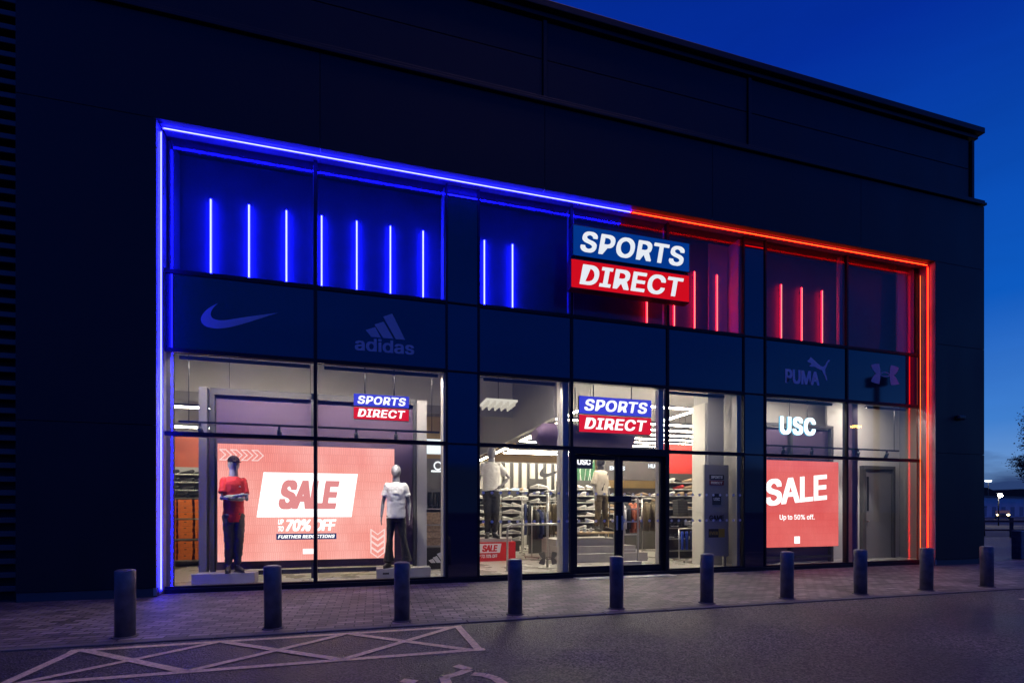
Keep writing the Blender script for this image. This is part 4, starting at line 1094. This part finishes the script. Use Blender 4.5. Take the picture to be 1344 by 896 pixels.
# tables and steps
st = thing('display_steps', 'long grey stepped display base under the wooden table', 'display base', (4.55, 2.7, .031))
for k, (a, b, c_) in enumerate(((0, 2.45, .22), (.0, 2.2, .40), (0.0, 1.9, .58))):
    MB().box(a, b, .18*k, 1.5, c_-.22 if k == 0 else c_-.178, c_, .006).build('step', M_PLINTH, st)
tb = thing('table', 'low pale wood table carrying the hooded mannequin', 'table', (5.35, 3.3, .612))
MB().box(-.62, .95, -.32, .32, .13, .18, .006).build('tabletop', M_WOOD, tb)
for sx in (-.5, .85):
    for sy in (-.25, .25): MB().box(sx-.02, sx+.02, sy-.02, sy+.02, 0, .129).build('leg', M_STEEL, tb)
for k in range(5):
    put_shoe(SH_W, 4.85+.17*k, 3.1, .80, R(70+random.uniform(-20, 20)), f'white trainer on the low wooden table, {ORD[k]} from the left', 'trainers on the wooden table', .9)
shoe_tower('shelf of white caps and trainers far behind the sliding doors', 7.6, 8.2, 6, 7, 1.0, .22, [SH_W, SH_W, SH_K], 'trainers far behind the sliding doors', 'the far door shelf')
shoe_tower('stand of white trainers at the left edge of the sliding doors', 4.95, 5.6, 6, 2, .9, .22, [SH_W, SH_W, SH_B], 'trainers at the left door edge', 'the stand at the left door edge')
# clothes rails
def garment(kind, m):
    mb = MB()
    if kind == 'trousers':
        mb.tube([(0, 0, .95), (0, 0, .80), (0, 0, .4), (0, 0, 0)], [(.17, .03), (.19, .045), (.17, .04), (.15, .035)], 10)
    else:
        mb.tube([(0, 0, .82), (0, 0, .76), (0, 0, .60), (0, 0, .3), (0, 0, 0)], [(.05, .03), (.19, .05), (.25, .06), (.24, .055), (.25, .06)], 12)
        for e in (-1, 1): mb.tube([(e*.18, 0, .72), (e*.28, .02, .5), (e*.27, .0, .12)], [.06, .055, .04], 8)
    bm = mb.bm
    for v in bm.verts:
        q = v.co*9; v.co.y += .018*mnoise.noise(q)
    bmesh.ops.recalc_face_normals(bm, faces=bm.faces[:])
    me = bpy.data.meshes.new(kind); bm.to_mesh(me); bm.free(); me.materials.append(m)
    return me
def rail(label, x, y, W_, H_, items, lab, group, rot=0.):
    t = thing('clothes_rail', label, 'clothes rail', (x, y, .03), rot)
    for e in (-1, 1):
        MB().cyl(e*W_/2, 0, .06, H_, .016, seg=10).build('upright', M_STEEL, t)
        MB().box(e*W_/2-.02, e*W_/2+.02, -.25, .25, .03, .06).build('foot', M_STEEL, t)
        for e2 in (-1, 1): MB().ball((e*W_/2, e2*.22, .016), .016, seg=8).build('caster', M_BLACKPL, t)
    MB().tube([(-W_/2, 0, H_), (W_/2, 0, H_)], .014, 10).build('bar', M_STEEL, t)
    for k, (kind, m, cname) in enumerate(items):
        me = GAR.setdefault((kind, m.name), garment(kind, m))
        fx = -W_/2+W_*(k+.7)/(len(items)+.4)
        hgt = 1.0 if kind == 'trousers' else .86
        o = link(kind, me, None, (x+fx*math.cos(rot), y+fx*math.sin(rot), .03+H_-hgt-.04), rot+R(58+random.uniform(-16, 16)))
        tag(o, f'{cname} hanging on {lab}, {ORD[k]} from the left', 'garment', group)
GAR = {}
rail('steel clothes rail of olive trousers behind the chrome hoop', 5.15, 5.6, 1.5, 1.62, [('trousers', M_NAVY, 'navy trousers'), ('trousers', M_BLACKCL, 'black trousers')]+[('trousers', M_OLIVE, 'olive trousers')]*7, 'the rail behind the chrome hoop', 'trousers on the rail behind the hoop')
rail('steel clothes rail of jackets behind the pedestal', 6.75, 3.3, .95, 1.62, [('jacket', M_WHITE, 'white jacket'), ('jacket', M_BLACKCL, 'black jacket'), ('jacket', M_RUST, 'rust jacket'), ('jacket', M_RUST, 'rust jacket')], 'the rail behind the pedestal', 'jackets on the rail behind the pedestal', R(25))
rail('short rail of olive jackets at the right sliding door', 7.55, 3.4, .7, 1.66, [('jacket', M_OLIVE, 'olive jacket')]*3, 'the short rail at the right door', 'olive jackets on the short rail', R(10))
rail('low rail of blue and red shorts beside the grey totem', 8.05, 2.3, .75, .85, [('trousers', M_BLUECL, 'blue shorts'), ('trousers', M_BLUECL, 'blue shorts'), ('trousers', M_NAVY, 'navy shorts'), ('trousers', M_RUST, 'rust shorts'), ('trousers', M_WHITE, 'white shorts')], 'the low rail beside the totem', 'shorts on the low rail')
for o in bpy.data.objects:
    if o.get('group') == 'shorts on the low rail': o.scale = (.62, .8, .50); o.location.z = .34
rail('rail of black trousers by the slatted wall', 4.5, 7.4, 1.0, 1.0, [('trousers', M_BLACKCL, 'black trousers')]*6, 'the low rail by the slatted wall', 'black trousers on the low rail')
for o in bpy.data.objects:
    if o.get('group') == 'black trousers on the low rail': o.scale = (.7, .8, .6); o.location.z = .42
rail('long rail of jackets deep behind the sliding doors', 6.6, 6.6, 1.7, 1.55, [('jacket', M_BLACKCL, 'black jacket'), ('jacket', M_NAVY, 'navy jacket'), ('jacket', M_WHITE, 'white jacket'), ('jacket', M_BLACKCL, 'black jacket'), ('jacket', M_RUST, 'rust jacket'), ('jacket', M_OLIVE, 'olive jacket'), ('jacket', M_CREAM, 'cream jacket'), ('jacket', M_BLACKCL, 'black jacket')], 'the long rail behind the doors', 'jackets on the long rail')
rail('rail of dark tops just left of the wooden table', 4.55, 4.3, .8, 1.45, [('jacket', M_BLACKCL, 'black top'), ('jacket', M_NAVY, 'navy top'), ('jacket', M_BLACKCL, 'black top'), ('jacket', M_OLIVE, 'olive top')], 'the rail left of the wooden table', 'tops on the rail left of the table', R(35))
shoe_tower('wide shelf of mixed trainers far left of the slatted wall', 3.3, 8.0, 6, 5, .5, .25, [SH_W, SH_W, SH_B, SH_T], 'trainers left of the slatted wall', 'the wide shelf left of the slats')
for k in range(9):
    put_shoe(random.choice([SH_K, SH_B]), 7.85+.13*k, 3.12, .03+.882, R(90+random.uniform(-12, 12)), f'dark trainer on the upper counter shelf, {ORD[k]} from the left', 'dark trainers on the counter shelves', .9)
for k in range(9):
    put_shoe(random.choice([SH_K, SH_B]), 7.85+.13*k, 3.12, .03+.582, R(90+random.uniform(-12, 12)), f'dark trainer on the lower counter shelf, {ORD[k]} from the left', 'dark trainers on the counter shelves', .9)
# low counter with shelves right of the doors
cu = thing('counter', 'grey shelving counter below the angled trainers', 'counter', (7.75, 2.95, .031))
MB().box(0, 1.3, 0, .4, 1.12, 1.16).build('worktop', M_PLINTH, cu)
for z_ in (.22, .55, .85): MB().box(.02, 1.28, .02, .38, z_-.02, z_).build('shelf', M_STEEL, cu)
MB().box(0, 1.3, .401, .43, 0, 1.16).build('back_board', M_DGREY, cu)
bt = letters('counter_letters', 'BOSS', mat('grey_letters', (.35, .35, .36), .4), 7.75, 8.3, .98, 1.10, 2.2, None, .05, 0, .03); tag(bt, 'grey block letters over the low rail of shorts', 'letters')
for k in range(6):
    o = MB().box(-.16, .16, 0, .25, 0, .075, .004).build('shoe_box', M_SHOEB, None, (8.05+.09*k, 2.98, 1.192+.0775*k if False else 1.193), 0)
    o.location = (8.28, 3.0+.004*k, 1.193+.0765*k)
    tag(o, f'flat black box stacked on the counter, {ORD[k]} from the bottom', 'box', 'black boxes on the counter')
# red sale box
rbx = thing('display_box', 'low red display box with a white sale patch behind the column', 'display box', (3.1, 3.7, .031))
MB().box(-.62, .55, 0, .6, 0, .50, .004).build('box', mat('red_box', (.58, .012, .018), .5), rbx)
MB().prism([(-.50, .22), (.12, .22), (.16, .46), (-.46, .46)], -.004, -.0005).build('white_patch', M_LETTER, rbx)
letters('lettering', 'SALE', mat('red_print', (.6, .015, .02), .5), -.36, .06, .25, .43, -.0045, rbx, .05, .2, .003, .95)
letters('lettering', 'UP TO 70% OFF', M_LETTER, -.50, .05, .09, .18, -.0005, rbx, .03, .1, .003)
# chrome hoop barrier
hp = thing('hoop_barrier', 'chrome hoop barrier just inside the window left of the doors', 'barrier', (3.45, 1.5, .03))
pts = [(-.62, 0, 0), (-.62, 0, .88)]+[(-.62+.14-.14*math.cos(R(a)), 0, .88+.14*math.sin(R(a))) for a in (20, 45, 70, 90)]
pts += [(.62-.14+.14*math.sin(R(a)), 0, .88+.14*math.cos(R(a))) for a in (0, 20, 45, 70, 90)]+[(.62, 0, 0)]
MB().tube(pts, .024, 10).build('hoop', M_STEEL, hp)
for e in (-1, 1): MB().cyl(e*.62, 0, 0.001, .012, .06, seg=14).build('base_plate', M_STEEL, hp)
fx_ = thing('display_stand', 'slim chrome stand with a dark two cup emblem at its foot', 'display stand', (3.92, 1.9, .031))
MB().cyl(0, .04, .012, 1.75, .03, seg=12).build('pole', M_STEEL, fx_); MB().cyl(0, .04, 0, .012, .22, seg=20).build('base_plate', M_STEEL, fx_)
MB().tube([(-.2, .04, 1.72), (0, .04, 1.80), (.2, .04, 1.72)], .012, 8).build('hanger', M_STEEL, fx_)
mb = MB()
for p in ua(0, .22, .46, .30): mb.prism(p, -.02, .005)
mb.build('emblem', mat('dark_steel', (.16, .15, .14), .4, .5), fx_)
# pedestal (security gate) in the doorway
pd = thing('security_gate', 'tall white ladder shaped security gate behind the right sliding door', 'security gate', (5.83, 1.5, .03))
MB().tube([(-.19, 0, .1), (-.19, 0, 1.60), (-.15, 0, 1.66), (.15, 0, 1.66), (.19, 0, 1.60), (.19, 0, .1)], .022, 8).build('frame', M_WHITEPAINT, pd)
for z_ in (.4, .75, 1.05, 1.35): MB().box(-.168, .168, -.012, .012, z_, z_+.03).build('rung', M_WHITEPAINT, pd)
MB().box(-.24, .24, -.1, .1, 0, .14, .01).build('base', M_WHITEPAINT, pd)
# totem with shop names
tt = thing('totem_sign', 'grey totem board of small name plates inside the right entrance window', 'sign', (7.74, .91, .03))
MB().box(-.335, .335, 0, .06, .25, 2.40, .006).build('board', mat('totem_grey', (.30, .29, .30), .5), tt)
MB().box(-.28, -.20, .01, .05, 0, .249).box(.20, .28, .01, .05, 0, .249).build('foot', M_STEEL, tt)
MB().box(-.20, .20, -.006, -.0005, 2.05, 2.16).build('plate', mat('plate_black', (.01, .012, .03), .5), tt)
MB().box(-.20, .20, -.006, -.0005, 1.92, 2.03).build('plate', mat('plate_red', (.20, .02, .025), .5), tt)
letters('lettering', 'SPORTS', M_LETTER, -.16, .16, 2.075, 2.14, -.0065, tt, .03, .15, .003)
letters('lettering', 'DIRECT', M_LETTER, -.16, .16, 1.945, 2.005, -.0065, tt, .03, .15, .003)
MB().box(-.12, .12, -.006, -.0005, 1.46, 1.72).build('plate', mat('plate_black', (.01, .012, .03), .5), tt)
letters('lettering', 'USC', M_LETTER, -.085, .085, 1.56, 1.63, -.0065, tt, .03, 0, .003)
letters('lettering', 'GAME', M_BLACKPL, -.20, .20, 1.10, 1.22, -.0005, tt, .03, 0, .004)
MB().box(-.22, .05, -.006, -.0005, .70, .90).build('plate', mat('plate_olive', (.02, .02, .008), .5), tt)
MB().box(.052, .22, -.006, -.0005, .70, .90).build('plate', mat('plate_yellow', (.45, .30, .02), .5), tt)
letters('lettering', 'EVER', mat('yellow_print', (.45, .30, .02), .5), -.20, .03, .76, .84, -.0065, tt, .03, 0, .003)
# curved bulkhead reception shape above doors inside
ch = MB()
ch.tube([(-.9, 0, 0), (-.7, 0, 0), (1.4, 0, 0)], [(.26, .10), (.30, .26), (.30, .26)], 16)
o = ch.build('door_canopy', M_MAUVE, None, (4.3, 1.35, 3.02)); tag(o, 'rounded mauve canopy casing hung inside above the doors', 'canopy')

# ================================================================== BOLLARDS
blab = ['bollard standing in front of the bare dark left pier', 'bollard in front of the red shirted mannequin and sale screen', 'bollard in front of the white shirted mannequin', 'bollard in front of the red sale box left of the doors',
        'bollard in front of the meeting line of the sliding doors', 'bollard in front of the grey totem board', 'bollard in front of the red portrait screen', 'bollard in front of the grey inner door', 'bollard at the foot of the red neon strip', 'farthest bollard, beyond the dark right pier']
b0 = None
for k in range(10):
    x_ = -2.567+1.4565*k; y_ = -2.74
    if b0 is None:
        b0 = thing('bollard', 'grey steel '+blab[0], 'bollard', (x_, y_, 0), 0, 'bollards along the kerb')
        MB().cyl(0, 0, .004, .715, .094, seg=40, bev=.012).build('post', M_BOLLARD, b0)
        MB().cyl(0, 0, .0005, .012, .118, seg=40).build('base_plate', M_KERB, b0)
        MB().cyl(0, 0, .716, .722, .078, .070, seg=32).build('cap', M_BOLLARD, b0)
    else:
        c_ = copy_tree(b0, 'grey steel '+blab[k], (x_+random.uniform(-.01, .01), y_, 0))
        c_.rotation_euler = (R(random.uniform(-.5, .5)), R(random.uniform(-.5, .5)), k)

# ================================================================== FAR BACKGROUND (right edge)
hl = MB()
n_ = 40; pts = []
for i in range(n_+1):
    x_ = 230+5.5*i; pts.append((x_, 15+3*mnoise.noise(Vector((i*.23, 1.7, 0)))+1.2*mnoise.noise(Vector((i*.9, 4.7, 0)))))
hl.prism([(230, -1)]+pts+[(450, -1)], 196, 290)
struct(hl.build('hill', mat('dark_hill', (.014, .018, .014), .95, var=.4, scale=.2)))
wh = thing('warehouse', 'long low pale building beyond the car park', 'building', (120, 64, 0), R(8))
MB().box(0, 70, 0, 12, 0, 4.2).build('wall', mat('pale_sheet', (.74, .60, .56), .7, var=.12, scale=.4), wh)
MB().box(-.3, 70.3, -.3, 12.3, 4.21, 4.5).build('roof', M_DGREY, wh)
mb = MB()
for k in range(18): mb.box(2+3.8*k, 3.6+3.8*k, -.03, -.002, 0.2, 2.2)
mb.build('doors', mat('pale_doors', (.30, .27, .29), .7), wh)
cr_ = thing('parked_car', 'distant car with both headlights glowing', 'car', (99.5, 48.0, 0), R(-58))
def car_parts(t):
    mb = MB(); mb.prism([(-2.1, .3), (-2.1, .8), (-1.6, .95), (-1.0, 1.4), (.6, 1.42), (1.2, .98), (2.05, .82), (2.1, .35)], -.85, .85); mb.build('body', mat('car_paint', (.03, .03, .035), .3, .3), t)
    for sx in (-1.3, 1.3):
        for sy in (-.86, .72):
            w = MB(); g = bmesh.ops.create_cone(w.bm, cap_ends=True, segments=16, radius1=.33, radius2=.33, depth=.14, matrix=Matrix.Translation((sx, sy+.07, .33)) @ Matrix.Rotation(R(90), 4, 'X')); w.build('wheel', M_BLACKPL, t)
    for sy in (-.6, .6): MB().ball((2.12, sy, .72), .16, (.5, 1, .8), 12).build('headlight', emit('headlamp', (1, .78, .42), 30), t)
car_parts(cr_); cr_.rotation_euler = (0, 0, R(-148))
lp = thing('flood_light', 'blazing white flood light on a low mast beyond the car park', 'lamp', (54.5, 22.5, 0))
MB().cyl(0, 0, 0, 2.6, .05, seg=8).build('mast', M_BLACKMET, lp)
MB().box(-.22, .22, -.08, .1, 2.6, 2.9, .02).build('housing', M_BLACKMET, lp)
MB().ball((-.06, -.16, 2.74), .17, seg=12).build('lens', emit('flood_lens', (1, .93, .8), 60), lp)
ld = bpy.data.lights.new('flood_lamp', 'POINT'); ld.energy = 260; ld.color = (1, .92, .8); ld.shadow_soft_size = .2
lo = bpy.data.objects.new('flood_lamp', ld); COL.objects.link(lo); lo.parent = lp; lo.location = (.3, .5, 3.3)
l2 = thing('street_lamp', 'far street lamp glowing over the hill edge', 'lamp', (178.6, 96.8, 0))
MB().cyl(0, 0, 0, 10.2, .10, seg=8).build('pole', M_BLACKMET, l2)
MB().box(-.9, .9, -.3, .3, 10.2, 10.5).build('head', emit('street_lens', (.9, .95, 1), 14), l2)
fn = thing('rail_fence', 'low rusty rail fence across the far side of the road', 'fence', (27.0, 9.6, 0), R(-20))
MB().box(0, 10, -.03, .03, .78, .88).box(0, 10, -.03, .03, .35, .43).build('rail', mat('rusty_rail', (.16, .07, .045), .8, var=.3), fn)
for k in range(6): MB().box(.2+1.9*k, .32+1.9*k, .031, .12, 0, 1.0).build('post', mat('fence_post', (.07, .05, .045), .8), fn)
fm = thing('mast', 'thin dark lattice mast standing behind the rail fence', 'mast', (31.2, 9.9, 0))
for a, b in (((-.25, 0), (-.05, 0)), ((.45, 0), (.35, 0)), ((.1, .3), (.15, .05))): MB().tube([(a[0], a[1], 0), (b[0], b[1], 2.0)], .025, 6).build('leg', M_BLACKMET, fm)
MB().box(-.4, .6, -.02, .02, 1.55, 1.6).build('cross_bar', M_BLACKMET, fm)
mb = MB().box(-.02, .3, -.12, .12, 0, .80, .02)
tag(mb.build('grey_post', M_BOLLARD, None, (17.62, .75, -.012)), 'square grey post at the far right by the road edge', 'post')
ym = thing('street_lamp', 'amber street lamp mirrored in the rightmost shop window', 'lamp', (47.8, -30.0, 0))
MB().cyl(0, 0, 0, 9.9, .08, seg=8).build('pole', M_BLACKMET, ym)
MB().box(-.5, .5, -.2, .2, 9.9, 10.1).build('head', emit('amber_lens', (1, .55, .12), 30), ym)
tm = thing('flood_light_mast', 'dark twin headed mast mirrored in the rightmost dark glass panel', 'lamp', (63.3, -40.0, 0))
MB().cyl(0, 0, 0, 18.5, .35, seg=8).build('pole', M_BLACKMET, tm)
MB().box(-1.5, -.45, -.4, .4, 17.4, 18.6).box(.45, 1.4, -.4, .4, 17.7, 18.8).box(-.45, .45, -.15, .15, 18.0, 18.2).build('head', M_BLACKMET, tm)
# tree
def tree(label, loc, H_, seed, base):
    rnd = random.Random(seed)
    t = thing('tree', label, 'tree', loc)
    mb = MB(); mb.tube([(0, 0, 0), (.05, 0, H_*.3), (-.04, .03, H_*.65), (.02, 0, H_*.95)], [.13, .10, .06, .02], 8)
    tips = []
    for k in range(40):
        z_ = H_*rnd.uniform(base, .92); a = rnd.uniform(0, 6.28); L = rnd.uniform(.6, 1.5)*(1.1-.6*abs(z_/H_-.55))
        d = Vector((math.cos(a), math.sin(a), rnd.uniform(.3, .9)))
        p0 = Vector((0, 0, z_)); p1 = p0+d*L*.5; p2 = p0+d*L
        mb.tube([p0, p1, p2], [.035, .02, .008], 5); tips += [p1, p2, p0.lerp(p2, .75), Vector((0, 0, z_))]
    mb.build('trunk', mat('bark', (.05, .04, .03), .9), t)
    lf = MB()
    for p in tips:
        for _ in range(110):
            q = p+Vector((rnd.gauss(0, .26), rnd.gauss(0, .26), rnd.gauss(0, .22))); s_ = rnd.uniform(.05, .10)
            u_ = Vector((rnd.gauss(0, 1), rnd.gauss(0, 1), rnd.gauss(0, 1))).normalized(); w_ = u_.orthogonal().normalized()*s_*.6; u_ = u_*s_
            lf.bm.faces.new([lf.bm.verts.new(v) for v in (q-u_, q+w_, q+u_, q-w_)])
    lf.build('crown', mat('dark_leaves', (.045, .055, .022), .7, var=.4, scale=3), t)
tree('slender dark leafy tree at the right edge beyond the shop corner', (45.05, 14.2, 0), 8.4, 3, .30)
